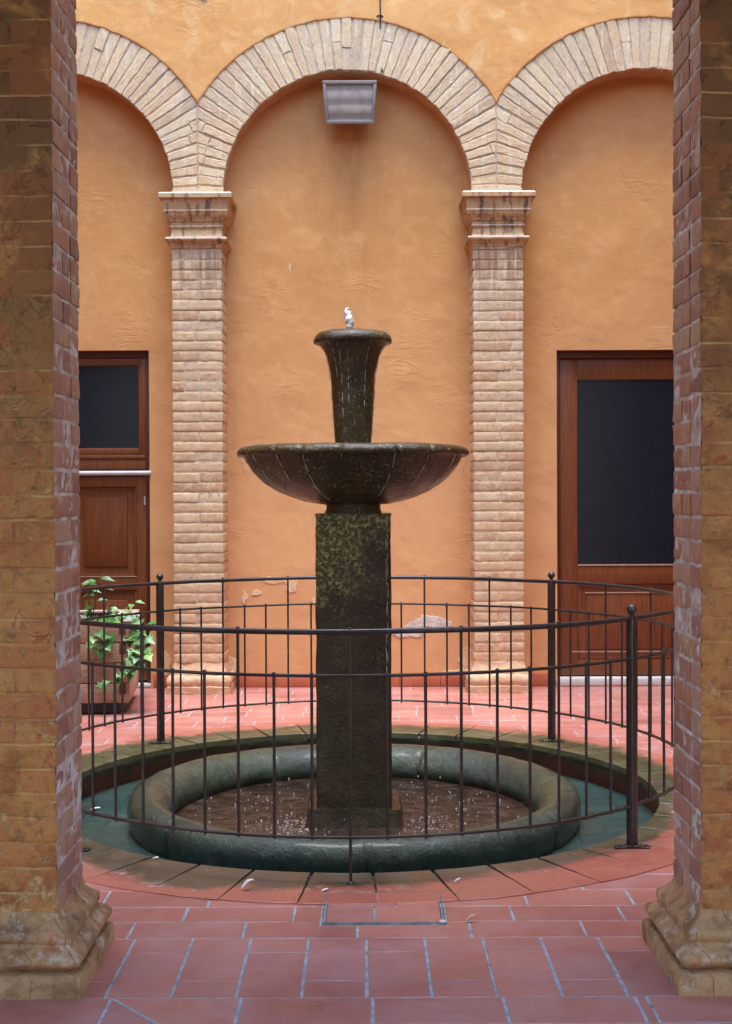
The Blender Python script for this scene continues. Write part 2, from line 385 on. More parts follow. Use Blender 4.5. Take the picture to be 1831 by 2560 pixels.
def tag(o, label=None, cat=None, group=None, kind=None):
    if label: o['label'] = label
    if cat: o['category'] = cat
    if group: o['group'] = group
    if kind: o['kind'] = kind
    return o
def empty(name, loc, label, cat, group=None):
    o = bpy.data.objects.new(name, None); COL.objects.link(o); o.location = loc; o.empty_display_size = .1
    return tag(o, label, cat, group)

_ub = {}
def ubox(nx, ny, nz):
    k = (nx, ny, nz)
    if k in _ub: return _ub[k]
    idx = {}; vs = []; fs = []
    def g(i, j, l):
        q = (i, j, l)
        if q not in idx: idx[q] = len(vs); vs.append(q)
        return idx[q]
    for (ax, n1, n2) in ((0, ny, nz), (1, nx, nz), (2, nx, ny)):
        for side in (0, 1):
            for a in range(n1):
                for b in range(n2):
                    def P(a_, b_):
                        if ax == 0: return g(nx*side, a_, b_)
                        if ax == 1: return g(a_, ny*side, b_)
                        return g(a_, b_, nz*side)
                    q = [P(a, b), P(a+1, b), P(a+1, b+1), P(a, b+1)]
                    flip = (side == 0) != (ax == 1)
                    fs.append((q[::-1] if flip else q, ax, side))
    _ub[k] = (vs, fs); return _ub[k]
def rbox(mb, c, h, r=.004, n=(1, 1, 1), amp=0, freq=20, mi=0, M=None, matfn=None):
    """rounded box, centre c, half sizes h, optional noise"""
    nn = [max(3, k+2) if r > 0 else max(1, k) for k in n]
    vs, fs = ubox(*nn); out = []
    def co(i, n_, hh):
        if r <= 0: return -hh + 2*hh*i/n_
        if i == 0: return -hh
        if i == n_: return hh
        return -(hh-r) + 2*(hh-r)*(i-1)/(n_-2)
    for q in vs:
        p = V([co(q[a], nn[a], h[a]) for a in range(3)])
        if r > 0:
            inn = V([max(-(h[a]-r), min(h[a]-r, p[a])) for a in range(3)]); d = p-inn
            if d.length > 1e-9: p = inn + d.normalized()*r
        w = p if M is None else M @ p
        w = w + V(c)
        if amp: w = w + noise.noise_vector(w*freq)*amp
        out.append(w)
    mis = [matfn(ax, sd) if matfn else mi for (_, ax, sd) in fs]
    mb.add(out, [f for f, _, _ in fs], mis)

def box(mb, x0, x1, y0, y1, z0, z1, r=.003, mi=0, amp=0, n=(1, 1, 1), freq=20):
    rbox(mb, ((x0+x1)/2, (y0+y1)/2, (z0+z1)/2), ((x1-x0)/2, (y1-y0)/2, (z1-z0)/2), r, n, amp, freq, mi)

def lathe(mb, prof, cx, cy, seg=96, amp=0, freq=8, mi=0, rfn=None, closed=False):
    vs = []; fs = []; n = len(prof)
    for i in range(seg):
        a = 2*math.pi*i/seg
        for (r, z) in prof:
            rr = rfn(a, r, z) if rfn else r
            p = V((cx+rr*math.cos(a), cy+rr*math.sin(a), z))
            if amp and r > .001: p = p + noise.noise_vector(p*freq)*amp
            vs.append(p)
    m_ = n if closed else n-1
    for i in range(seg):
        j = (i+1) % seg
        for k in range(m_):
            k2 = (k+1) % n
            fs.append((i*n+k, j*n+k, j*n+k2, i*n+k2))
    mb.add(vs, fs, mi)

def tube(mb, pts, rad, seg=8, mi=0, caps=True):
    pts = [V(p) for p in pts]; n = len(pts); vs = []; fs = []
    prev = None
    for i, p in enumerate(pts):
        t = (pts[min(i+1, n-1)]-pts[max(i-1, 0)]).normalized()
        if prev is None:
            a = V((0, 0, 1)) if abs(t.z) < .9 else V((1, 0, 0))
            u = t.cross(a).normalized()
        else: u = (prev - t*prev.dot(t)).normalized()
        prev = u; w = t.cross(u)
        r = rad[i] if isinstance(rad, (list, tuple)) else rad
        for k in range(seg):
            a = 2*math.pi*k/seg
            vs.append(p + (u*math.cos(a)+w*math.sin(a))*r)
    for i in range(n-1):
        for k in range(seg):
            k2 = (k+1) % seg
            fs.append((i*seg+k, i*seg+k2, (i+1)*seg+k2, (i+1)*seg+k))
    if caps: fs.append(tuple(range(seg))[::-1]); fs.append(tuple((n-1)*seg+k for k in range(seg)))
    mb.add(vs, fs, mi)

def sphere(mb, c, r, seg=14, rings=8, sq=(1, 1, 1), mi=0, amp=0, freq=30):
    vs = []; fs = []
    vs.append(V(c)+V((0, 0, -r*sq[2])))
    for i in range(1, rings):
        ph = -math.pi/2+math.pi*i/rings
        for k in range(seg):
            a = 2*math.pi*k/seg
            vs.append(V(c)+V((r*math.cos(ph)*math.cos(a)*sq[0], r*math.cos(ph)*math.sin(a)*sq[1], r*math.sin(ph)*sq[2])))
    vs.append(V(c)+V((0, 0, r*sq[2])))
    if amp: vs = [v + noise.noise_vector(v*freq)*amp for v in vs]
    for k in range(seg): fs.append((0, 1+(k+1) % seg, 1+k))
    for i in range(rings-2):
        for k in range(seg):
            k2 = (k+1) % seg; a = 1+i*seg
            fs.append((a+k, a+k2, a+seg+k2, a+seg+k))
    t = len(vs)-1; a = 1+(rings-2)*seg
    for k in range(seg): fs.append((a+k, a+(k+1) % seg, t))
    mb.add(vs, fs, mi)

def clip(poly, nx, ny, d):      # keep nx*x+ny*y >= d
    out = []
    for i in range(len(poly)):
        a = poly[i]; b = poly[(i+1) % len(poly)]
        da = nx*a[0]+ny*a[1]-d; db = nx*b[0]+ny*b[1]-d
        if da >= 0: out.append(a)
        if (da >= 0) != (db >= 0):
            t = da/(da-db); out.append((a[0]+(b[0]-a[0])*t, a[1]+(b[1]-a[1])*t))
    return out
def area(p): return .5*sum(p[i][0]*p[(i+1) % len(p)][1]-p[(i+1) % len(p)][0]*p[i][1] for i in range(len(p)))
def stone(mb, poly, mapf, front, thick, ins=.004, setb=.003, wob=.002, step=.05, freq=22, tilt=.0, mi=0, dish=0):
    """a slab from a 2-D outline: mapf(u, v, w) -> 3-D, w grows outwards"""
    if len(poly) < 3 or abs(area(poly)) < 2e-4: return
    if area(poly) < 0: poly = poly[::-1]
    pts = []
    for i in range(len(poly)):
        a = poly[i]; b = poly[(i+1) % len(poly)]
        L = math.hypot(b[0]-a[0], b[1]-a[1]); k = max(1, int(L/step+.5))
        for j in range(k): t = j/k; pts.append((a[0]+(b[0]-a[0])*t, a[1]+(b[1]-a[1])*t))
    if wob:
        s = rnd.random()*50
        pts = [(p[0]+noise.noise((p[0]*freq, p[1]*freq, s))*wob, p[1]+noise.noise((p[0]*freq, p[1]*freq, s+9))*wob) for p in pts]
    n = len(pts); cx = sum(p[0] for p in pts)/n; cy = sum(p[1] for p in pts)/n
    tx = (rnd.random()-.5)*tilt; ty = (rnd.random()-.5)*tilt
    vs = []
    for lvl in range(3):
        for i, (x, y) in enumerate(pts):
            if lvl == 2:
                a = pts[i-1]; b = pts[(i+1) % n]; ex = b[0]-a[0]; ey = b[1]-a[1]; L = math.hypot(ex, ey) or 1
                qx = x-ey/L*ins; qy = y+ex/L*ins
                w = front + tx*(x-cx)+ty*(y-cy) + (noise.noise((x*30, y*30, front*7))*dish if dish else 0)
            else:
                qx, qy = x, y; w = front-thick if lvl == 0 else front-setb + tx*(x-cx)+ty*(y-cy)
            vs.append(mapf(qx, qy, w))
    vs.append(mapf(cx, cy, front))
    fs = []
    for l in (0, 1):
        for i in range(n):
            j = (i+1) % n; fs.append((l*n+i, l*n+j, (l+1)*n+j, (l+1)*n+i))
    for i in range(n): fs.append((2*n+i, 2*n+(i+1) % n, 3*n))
    mb.add(vs, fs, mi)
map_wall = lambda u, v, w: (u, -w, v)            # outline in x,z ; outward is -y
map_floor = lambda u, v, w: (u, v, w)

# ================================================================== FLOOR
grout = MB()
N = 128; RH = 1.93
X0, X1, Y0, Y1 = -4.6, 4.4, -2.2, 10.62
vs = []; fs = []
for i in range(N):
    a = 2*math.pi*i/N; c, s = math.cos(a), math.sin(a)
    vs.append((CX+RH*c, CY+RH*s, -.0012))
    t = min((X1-CX)/c if c > 1e-6 else 1e9, (X0-CX)/c if c < -1e-6 else 1e9, (Y1-CY)/s if s > 1e-6 else 1e9, (Y0-CY)/s if s < -1e-6 else 1e9)
    vs.append((CX+t*c, CY+t*s, -.0012))
for i in range(N):
    j = (i+1) % N; fs.append((2*i, 2*i+1, 2*j+1, 2*j))
grout.add(vs, fs, 1)
for (sx, sy) in ((X0, Y0), (X1, Y0), (X0, Y1), (X1, Y1)):   # corners cut off by the fan
    ii = sorted(range(N), key=lambda k: (vs[2*k+1][0]-sx)**2+(vs[2*k+1][1]-sy)**2)[:2]
    grout.add([vs[2*ii[0]+1], vs[2*ii[1]+1], (sx, sy, -.0012)], [(0, 1, 2)] if area([vs[2*ii[0]+1][:2], vs[2*ii[1]+1][:2], (sx, sy)]) > 0 else [(0, 2, 1)], 1)
COVER = (-.166, .281, 4.615, 4.985)
def tile(x0, x1, y0, y1, gx=.0092, gy=.005, z=0.0):
    if y0 > 5.6: gx = .006; gy = .003
    p = [(x0+gx/2, y0+gy/2), (x1-gx/2, y0+gy/2), (x1-gx/2, y1-gy/2), (x0+gx/2, y1-gy/2)]
    far = max(math.hypot(a-CX, b-CY) for a, b in p)
    if far < 1.93: return
    mx, my = (x0+x1)/2-CX, (y0+y1)/2-CY; L = math.hypot(mx, my)
    near = min(math.hypot(a-CX, b-CY) for a, b in p)
    if near < 1.96 and L > .1:
        p = clip(p, mx/L, my/L, (CX*mx+CY*my)/L+1.925)
    # straight cut round the inspection cover
    a, b, c, d = COVER
    if x1 > a and x0 < b and y1 > c and y0 < d:
        e = .006
        for q in (clip(p, -1, 0, -(a-e)), clip(p, 1, 0, b+e), clip(clip(clip(p, 1, 0, a-e), -1, 0, -(b+e)), 0, -1, -(c-e)), clip(clip(clip(p, 1, 0, a-e), -1, 0, -(b+e)), 0, 1, d+e)):
            stone(grout, q, map_floor, z, .012, .002, .0016, .0008, .1)
        return
    stone(grout, p, map_floor, z+rnd.uniform(-.0006, .0006), .012, .0022, .0018, .0012, .1, 15, .004)
# near rows (under the portico)
yb = 3.944; k = 0
while yb > -1.6:
    off = .013 + (.2 if k % 2 else 0)
    x = off-.4*12
    while x < 4.4:
        if k == 0 and abs(x+.787) < .01:      # a tile cut on the diagonal
            q = [(x+.006, yb-.198), (x+.394, yb-.198), (x+.394, yb-.002), (x+.006, yb-.002)]; nx, ny = .75, .66; dd = -.776*nx+3.937*ny
            stone(grout, clip(q, nx, ny, dd+.005), map_floor, 0, .012, .0022, .0018, .0012, .1, 15, .004); stone(grout, clip(q, -nx, -ny, -dd+.005), map_floor, 0, .012, .0022, .0018, .0012, .1, 15, .004)
        elif k == 0 and abs(x-.413) < .01: tile(x, .814, yb-.2, yb); tile(.814, .851, yb-.2, yb)
        elif k == 0 and abs(x-.813) < .01: tile(.851, x+.4, yb-.2, yb)
        elif x+.4 > -4.5: tile(x, x+.4, yb-.2, yb)
        x += .4
    yb -= .2; k += 1
# threshold strip between the pillars
for i in range(-22, 22):
    xa = -.0045+i*.2005; c = 4.34 if i % 2 == 0 else 4.083
    tile(xa, xa+.2005, 3.944, c); tile(xa, xa+.2005, c, 4.478)
# courtyard running bond
y = 4.478; k = 0; offs = [-.037, .13, -.2, .04, .2, -.09]
while y < 10.5:
    h = .172 if k < 2 else .2
    o = offs[k % 6] + (.02*(k % 3) if k > 5 else 0)
    x = o-.4*11
    while x < 4.3:
        if x > -4.6: tile(x, x+.4, y, y+h)
        x += .4
    y += h; k += 1
fl = grout.build('floor', [MT['tile'], MT['grout']]); tag(fl, kind='structure')

# ring of kerb tiles
rg = MB(); NR = 40
for i in range(NR):
    a0 = 2*math.pi*(i+.35)/NR; a1 = 2*math.pi*(i+1.35)/NR; g = .0019
    am = (a0+a1)/2
    def pr(a, r, s): return (CX+r*math.cos(a)-s*g*math.sin(a), CY+r*math.sin(a)+s*g*math.cos(a))
    ro = 1.965+rnd.uniform(-.006, .006)
    poly = [pr(a0, 1.565, 1), pr(a0, ro, 1), pr(am, ro+.004, 0), pr(a1, ro, -1), pr(a1, 1.565, -1), pr(am, 1.567, 0)]
    # arc of the inner edge
    inner = [(CX+1.565*math.cos(a0+(a1-a0)*t), CY+1.565*math.sin(a0+(a1-a0)*t)) for t in (.97, .75, .5, .25, .03)]
    poly = [pr(a0, ro, 1), pr(am, ro+.004, 0), pr(a1, ro, -1)] + inner
    stone(rg, poly, map_floor, .006+rnd.uniform(-.001, .001), .034, .003, .002, .003, .06, 18, .004)
lathe(rg, [(1.96, -.0030), (1.90, -.004), (1.575, -.004)], CX, CY, 96, 0, 8, 1)
ring = rg.build('kerb_ring', [MT['ring'], MT['ring_lip']]); tag(ring, kind='structure')
ch = MB()
lathe(ch, [(1.60, -.0036), (1.59, -.03), (1.592, -.05), (1.60, -.055), (1.60, -.26)], CX, CY, 160, .004, 12, [0]*2*1+[0]*0 if False else 0)
chan = ch.build('channel_wall', MT['ring_wall'], None, 60); tag(chan, kind='structure')
lp = MB(); lathe(lp, [(1.62, -.010), (1.572, -.014), (1.566, -.03), (1.572, -.052), (1.62, -.058)], CX, CY, 160, .006, 14)
lip = lp.build('kerb_lip', MT['ring_lip'], None, 60); tag(lip, kind='structure')
cb = MB(); lathe(cb, [(1.66, -.17), (1.0, -.17), (.98, -.24), (0.0001, -.24)], CX, CY, 96)
b_ = cb.build('channel_bottom', MT['chan'], None, 60); tag(b_, kind='structure')
cw = MB(); lathe(cw, [(1.605, -.158), (1.4, -.158), (1.02, -.158)], CX, CY, 96)
w_ = cw.build('channel_water', MT['water_still'], None, 60); tag(w_, kind='structure')

# inspection cover
cov = empty('inspection_cover', (.057, 4.8, 0), 'tile filled inspection cover with a thin metal frame in front of the fountain', 'inspection cover')
f = MB(); a, b, c, d = COVER; t = .0035
for (x0, x1, y0, y1) in ((a, b, c, c+t), (a, b, d-t, d), (a, a+t, c+t, d-t), (b-t, b, c+t, d-t)): box(f, x0, x1, y0, y1, -.012, .0075, .001)
for (x0, x1, y0, y1) in ((a+.008, b-.008, c+.008, c+.011), (a+.010, b-.010, d-.014, d-.010), (a+.010, a+.014, c+.014, d-.014), (b-.014, b-.010, c+.014, d-.014)): box(f, x0, x1, y0, y1, -.012, .0068, .001)
f.build('metal_frame', MT['frame'], cov, 30)
f = MB()
stone(f, [(a+.016, c+.016), (.02, c+.016), (.02, c+.19), (a+.016, c+.19)], map_floor, .005, .015, .002, .002, .001)
stone(f, [(.028, c+.016), (b-.016, c+.016), (b-.016, c+.19), (.028, c+.19)], map_floor, .005, .015, .002, .002, .001)
stone(f, [(a+.016, c+.195), (.10, c+.195), (.10, d-.016), (a+.016, d-.016)], map_floor, .005, .015, .002, .002, .001)
stone(f, [(.108, c+.195), (b-.016, c+.195), (b-.016, d-.016), (.108, d-.016)], map_floor, .005, .015, .002, .002, .001)
f.build('tile_infill', MT['tile'], cov)
f = MB(); sphere(f, (b-.012, c+.008, .008), .014, 12, 6, (1, .6, .5)); f.build('lifting_lug', MT['bar'], cov, 40)

# ================================================================== ARCADE WALL
wall = empty('courtyard_wall', (0, YW, 0), 'ochre plastered arcade wall with three blind brick arches at the back of the courtyard', 'wall')
def wgrid(mb, xs, zs, y, hole=None, amp=.006, mi=0):
    vs = []; fs = []; nz = len(zs)
    for x in xs:
        for z in zs:
            d = noise.fractal((x*1.3, y, z*1.3), 1.0, 2.0, 3)*amp + noise.noise((x*5, y+3, z*6))*amp*.22
            vs.append((x, y+d, z))
    for i in range(len(xs)-1):
        for j in range(nz-1):
            if hole and hole[0]-1e-5 < (xs[i]+xs[i+1])/2 < hole[1]+1e-5 and (zs[j]+zs[j+1])/2 < hole[2]: continue
            fs.append((i*nz+j, (i+1)*nz+j, (i+1)*nz+j+1, i*nz+j+1))
    mb.add(vs, fs, mi)
def lin(a, b, st, extra=()):
    n = max(1, round((b-a)/st)); l = [a+(b-a)*i/n for i in range(n+1)]
    for e in extra: l = [q for q in l if abs(q-e) > st*.4 or q in (a, b)] + [e]
    return sorted(set(l))
DL = (-3.17, -1.737, 2.713)     # left doorway x0 x1 top
DR = (1.535, 2.93, 2.700)
for bc, hole in zip(BC, (DL, None, DR)):
    f = MB()
    xs = lin(bc-RI-.06, bc+RI+.06, .035, hole[:2] if hole else ()); zs = lin(-.01, 5.0, .04, (hole[2],) if hole else ())
    wgrid(f, xs, zs, YW, hole)
    if hole:    # reveals
        x0, x1, zt = hole; rv = .13
        for (p, q) in (((x0, 0), (x0, zt)), ((x0, zt), (x1, zt)), ((x1, zt), (x1, 0))):
            vs = []; fs = []; n = 30
            for i in range(n+1):
                t = i/n; x = p[0]+(q[0]-p[0])*t; z = p[1]+(q[1]-p[1])*t
                d = noise.fractal((x*1.3, YW, z*1.3), 1.0, 2.0, 3)*.006 + noise.noise((x*5, YW+3, z*6))*.0013
                vs += [(x, YW+d, z), (x, YW+rv, z)]
            for i in range(n): fs.append((2*i, 2*i+2, 2*i+3, 2*i+1))
            f.add(vs, fs)
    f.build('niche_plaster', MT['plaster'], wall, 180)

# mortar body of the arches + soffits
for bc in BC:
    f = MB(); n = 64; vs = []; fs = []
    ym = YA+.0065; zt = 5.35
    for i in range(n+1):
        a = math.pi*i/n; x = bc+RI*math.cos(a); z = SPR+RI*math.sin(a)
        vs += [(x, ym, z), (x, ym, zt), (x, YW+.02, z)]
    for i in range(n): fs += [(3*i, 3*i+3, 3*i+4, 3*i+1)]
    f.add(vs, fs, 0)
    f.add(vs, [(3*i, 3*i+2, 3*i+5, 3*i+3) for i in range(n)], 1)
    for (xa, xb) in ((bc-BAY/2, bc-RI), (bc+RI, bc+BAY/2)): f.add([(xa, ym, SPR-.05), (xb, ym, SPR-.05), (xb, ym, zt), (xa, ym, zt)], [(0, 1, 2, 3)], 0)
    NB = 47; g = .011
    lo, hi = bc-BAY/2, bc+BAY/2
    for i in range(NB):
        a0 = math.pi*i/NB; a1 = math.pi*(i+1)/NB; da = rnd.uniform(-.006, .006)
        am = (a0+a1)/2
        ui, uo = g/2, g/2*1.5
        def q(a, r, s, gg): return (bc+r*math.cos(a)-s*gg*math.sin(a), SPR+r*math.sin(a)+s*gg*math.cos(a))
        ri = RI+rnd.uniform(-.004, .005)
        cuts = [ri, RO+.03]
        if rnd.random() < .16 or (abs(math.cos(am)) > .9 and rnd.random() < .35): cuts = [ri, ri+rnd.uniform(.16, .26), RO+.03]
        for r0, r1 in zip(cuts[:-1], cuts[1:]):
            e = .006 if r0 != ri else 0
            poly = [q(a0+da, r0+e, 1, ui), q(a0, r1, 1, uo), q(a1, r1, -1, uo), q(a1+da, r0+e, -1, ui)]
            poly = clip(poly, 1, 0, lo+.005); poly = clip(poly, -1, 0, -(hi-.005))
            stone(f, poly, map_wall, -YA+rnd.uniform(-.002, .005), .05, .005, .003, .008, .035, 26, .03, 2, .003)
    f.build('brick_arch', [MT['mortar'], MT['soffit'], MT['brick']], wall)

# plaster above the arches, proud of the bricks, ragged lower edge
def zc(x):
    bc = min(BC, key=lambda b: abs(b-x)); d = min(abs(x-bc), BAY/2)
    return SPR+math.sqrt(RO*RO-d*d)
f = MB(); xs = sorted(set(lin(XL-.25, XR+.25, .02)+[p for p in PXS])); rows = [0, .01, .03, .06, .1, .15, .22, .32, .45, .6, .8, 1]
vs = []; fs = []; nr = len(rows)+1; top = 5.75
for x in xs:
    e = zc(x)+.004+noise.fractal((x*14, 2, 1), 1, 2, 3)*.008
    for k, t in enumerate([-1]+rows):
        z = e if t < 0 else e+(top-e)*t
        d = noise.fractal((x*1.3, 3, z*1.3), 1.0, 2.0, 3)*.006 + noise.noise((x*6, 4, z*6))*.0014
        y = YA+.014 if t < 0 else YA-.010+d + (.004 if t == 0 else 0)
        vs.append((x, y, z))
for i in range(len(xs)-1):
    for k in range(nr-1): fs.append((i*nr+k, (i+1)*nr+k, (i+1)*nr+k+1, i*nr+k+1))
f.add(vs, fs)
f.add([(XL-.25, YA-.012, 5.75), (XR+.25, YA-.012, 5.75), (XR+.25, YA-.012, 8.2), (XL-.25, YA-.012, 8.2),
       (XL-.25, YA+.4, 8.2), (XR+.25, YA+.4, 8.2)], [(0, 1, 2, 3), (3, 2, 5, 4)])
f.build('upper_plaster', MT['plaster_up'], wall, 60)

# flaked patches
def blob(mb, x, z, rx, rz, y, seed, th=.004, rag=.5, n=44):
    pts = []
    for i in range(n):
        a = 2*math.pi*i/n
        k = 1+rag*noise.fractal((math.cos(a)*1.3+seed, math.sin(a)*1.3, seed), 1, 2, 4)
        pts.append((x+rx*k*math.cos(a), z+rz*k*math.sin(a)))
    stone(mb, pts, map_wall, -y+th, .03, .003, .002, 0, 9, 1, 0, 0, .0015)
f = MB()
blob(f, -.60, .825, .055, .06, YW-.003, 3.1); blob(f, -.73, .86, .075, .030, YW-.002, 9.3)
blob(f, -.98, .72, .018, .055, YW-.003, 5.5); blob(f, -.88, .76, .05, .02, YW-.003, 7.4); blob(f, -.40, .70, .03, .035, YW-.003, 8.4)
blob(f, -.60, 3.37, .010, .035, YW-.002, 6.2, .003)
blob(f, .72, .10, .11, .030, YW-.003, 4.8); blob(f, -1.62, .20, .05, .09, YW-.003, 2.8); blob(f, -1.10, .17, .05, .08, YW-.003, 1.9)
blob(f, .80, .20, .06, .11, YW-.003, 2.2)
f.build('flaked_patch', MT['limepatch'], wall)
f = MB(); blob(f, .50, .52, .15, .055, YW-.003, 12.7, .005, .7); blob(f, .34, .44, .12, .045, YW-.0012, 14.2, .005, .6)
blob(f, -1.30, 5.50, .16, .075, YA-.014, 15.1, .006, .8); blob(f, 2.0, 5.51, .5, .06, YA-.014, 16.6, .006, .6); blob(f, 1.45, 5.52, .2, .07, YA-.014, 18.6, .006, .8)
f.build('grey_patch', MT['greypatch'], wall)

# skirting
for (x0, x1) in ((XL, DL[0]-.02), (DL[1]+.02, PXS[0]-.25), (PXS[0]+.25, PXS[1]-.25), (PXS[1]+.25, DR[0]-.02), (DR[1]+.02, XR)):
    f = MB(); x = x0
    while x < x1-.02:
        xe = min(x+.33, x1); box(f, x+.002, xe-.002, YW-.016, YW+.01, .002, .105, .003); x = xe
    f.build('skirting', MT['skirt'], wall, 30)

# pilasters
def rect_profile(mb, x0, x1, y0, y1, prof, amp=.0, freq=14, step=.05, mi=0, back=True):
    """prof: list of (projection, z). Mitred moulding round a rectangle"""
    vs = []; rings = []
    per = []
    nx = max(2, int((x1-x0)/step)); ny = max(2, int((y1-y0)/step))
    for i in range(nx): per.append((i/nx, 0, 0))
    for i in range(ny): per.append((1, i/ny, 1))
    for i in range(nx): per.append((1-i/nx, 1, 2))
    for i in range(ny): per.append((0, 1-i/ny, 3))
    n = len(per)
    for (p, z) in prof:
        for (u, v, s) in per:
            w = V((x0-p+(x1-x0+2*p)*u, y0-p+(y1-y0+2*p)*v, z))
            if amp: w = w+noise.noise_vector(w*freq)*amp
            vs.append(w)
    fs = []
    for k in range(len(prof)-1):
        for i in range(n):
            j = (i+1) % n; fs.append((k*n+i, k*n+j, (k+1)*n+j, (k+1)*n+i))
    fs.append(tuple((len(prof)-1)*n+i for i in range(n)))
    mb.add(vs, fs, mi)
def arc(p0, z0, p1, z1, bulge, n=6):    # rounded segment
    out = []
    for i in range(n+1):
        t = i/n; p = p0+(p1-p0)*t; z = z0+(z1-z0)*t
        out.append((p+bulge*math.sin(math.pi*t), z))
    return out
for px in PXS:
    x0, x1 = px-PW/2, px+PW/2
    f = MB(); box(f, x0+.004, x1-.004, YA-.0950, YW+.03, 0, SPR+.02, 0, 0)
    z = .235; k = 0; yf = YA-.10
    while z < 3.47:
        h = .0785+rnd.uniform(-.002, .002); g = rnd.uniform(.008, .013)
        cuts = [x0, x1]
        if k % 2 == 0: cuts = [x0, px+rnd.uniform(-.015, .02), x1]
        elif rnd.random() < .25: cuts = [x0, px+rnd.choice([-1, 1])*.1, x1]
        for a, b in zip(cuts[:-1], cuts[1:]):
            ea = g/2 if a != x0 else rnd.uniform(-.003, .003); eb = g/2 if b != x1 else rnd.uniform(-.003, .003)
            dz = rnd.uniform(-.002, .002); dy = rnd.uniform(-.002, .0045)
            rbox(f, ((a+ea+b-eb)/2, (yf+dy+YW+.01)/2, z+h/2+dz), ((b-eb-a-ea)/2, (YW+.01-yf-dy)/2, (h-g)/2), .003, (10, 4, 3), .0032, 34, 1)
        z += h; k += 1
    sh = f.build('pilaster', [MT['mortar'], MT['brick']], wall, 50)
    # capital
    f = MB(); e = YA-.10
    prof = [(-.01, 3.455), (.006, 3.468), (.008, 3.49), (.022, 3.503), (.025, 3.514), (.042, 3.518), (.047, 3.531), (.040, 3.545), (.012, 3.549), (.004, 3.56), (.002, 3.620),
            (.014, 3.625), (.014, 3.634), (.005, 3.640), (.005, 3.668), (.018, 3.672), (.019, 3.682)]+arc(.020, 3.686, .052, 3.735, .009)+[(.058, 3.738), (.058, 3.748), (.050, 3.752), (.056, 3.79), (.068, 3.836), (.088, 3.841), (.089, 3.871), (.080, 3.882)]
    rect_profile(f, x0, x1, e, YW+.02, prof, .0022, 18, .04)
    f.build('capital', MT['cap'], sh, 35)
    f = MB()
    prof = [(.052, 0), (.055, .055), (.046, .062)]+arc(.048, .066, .046, .135, .010)+[(.026, .145), (.024, .165)]+arc(.022, .17, .0, .245, -.004)
    rect_profile(f, x0, x1, e, YW+.02, prof, .009, 13, .04)
    f.build('base', MT['cap'] if False else MT['brick'], sh, 40)
    # top-lit look of the astragal is painted in the moulding's material

# doors
def panel_frame(mb, x0, x1, z0, z1, y, w, th, mi=0):
    box(mb, x0, x0+w, y, y+th, z0, z1, .004, mi); box(mb, x1-w, x1, y, y+th, z0, z1, .004, mi)
    box(mb, x0+w, x1-w, y+.001, y+th, z0, z0+w, .004, mi); box(mb, x0+w, x1-w, y+.001, y+th, z1-w, z1, .004, mi)
# left: glazed transom over a half-height panelled door
yd = YW+.075
f = MB(); x0, x1, zt = DL
box(f, x0, x0+.035, YW+.05, YW+.14, 0, zt, .003); box(f, x1-.035, x1, YW+.05, YW+.14, 0, zt, .003)
box(f, x0+.035, x1-.035, YW+.05, YW+.14, zt-.055, zt, .003)
box(f, x0+.035, x1-.035, YW+.045, YW+.14, 1.745, 1.855, .003)
dl = f.build('door', MT['wood_dark'], wall, 30); dl['label'] = 'low panelled red-brown door with a glazed transom above, behind the planter'
f = MB(); panel_frame(f, x0+.036, x1-.036, 1.872, zt-.056, YW+.062, .06, .04); box(f, x0+.036, x1-.036, YW+.03, YW+.07, 1.845, 1.872, .005)
f.build('transom_frame', MT['wood'], dl, 30)
f = MB(); box(f, x0+.09, x1-.09, YW+.085, YW+.092, 1.92, zt-.11, 0); f.build('pane', MT['glass'], dl)
f = MB(); box(f, x0+.036, x1-.036, YW+.04, YW+.06, 1.760, 1.843, .002); f.build('transom_board', MT['wood'], dl, 30)
f = MB(); tube(f, [(x0-.01, YW+.005, 1.728), (x1+.012, YW+.005, 1.728)], .019, 14); f.build('rail_bar', MT['bar'], dl, 60)
f = MB()
xm = (x0+x1)/2
for (a, b) in ((x0+.037, xm-.002), (xm+.002, x1-.037)):
    panel_frame(f, a, b, .05, 1.70, yd, .085, .04)
    box(f, a+.085, b-.085, yd+.001, yd+.04, .78, .89, .004)
    for (za, zb) in ((.89, 1.615), (.135, .78)):
        box(f, a+.085, b-.085, yd+.022, yd+.04, za, zb, 0)
        panel_frame(f, a+.087, b-.087, za+.002, zb-.002, yd+.012, .018, .02)
        box(f, a+.16, b-.16, yd+.010, yd+.03, za+.08, zb-.08, .008)
f.build('leaf_panels', MT['wood'], dl, 30)
f = MB(); box(f, x0+.12, x1-.12, yd-.004, yd+.001, .888, .896, .001); f.build('moulding_edge', MT['wood_edge'], dl)
f = MB(); tube(f, [(x1-.052, yd-.004, 1.47), (x1-.052, yd-.004, 1.54)], .007, 8); f.build('hinge', MT['bar'], dl, 60)
f = MB(); box(f, x0-.0, x1+.0, YW-.02, YW+.16, .004, .03, .004); f.build('threshold', MT['marble'], dl, 30)
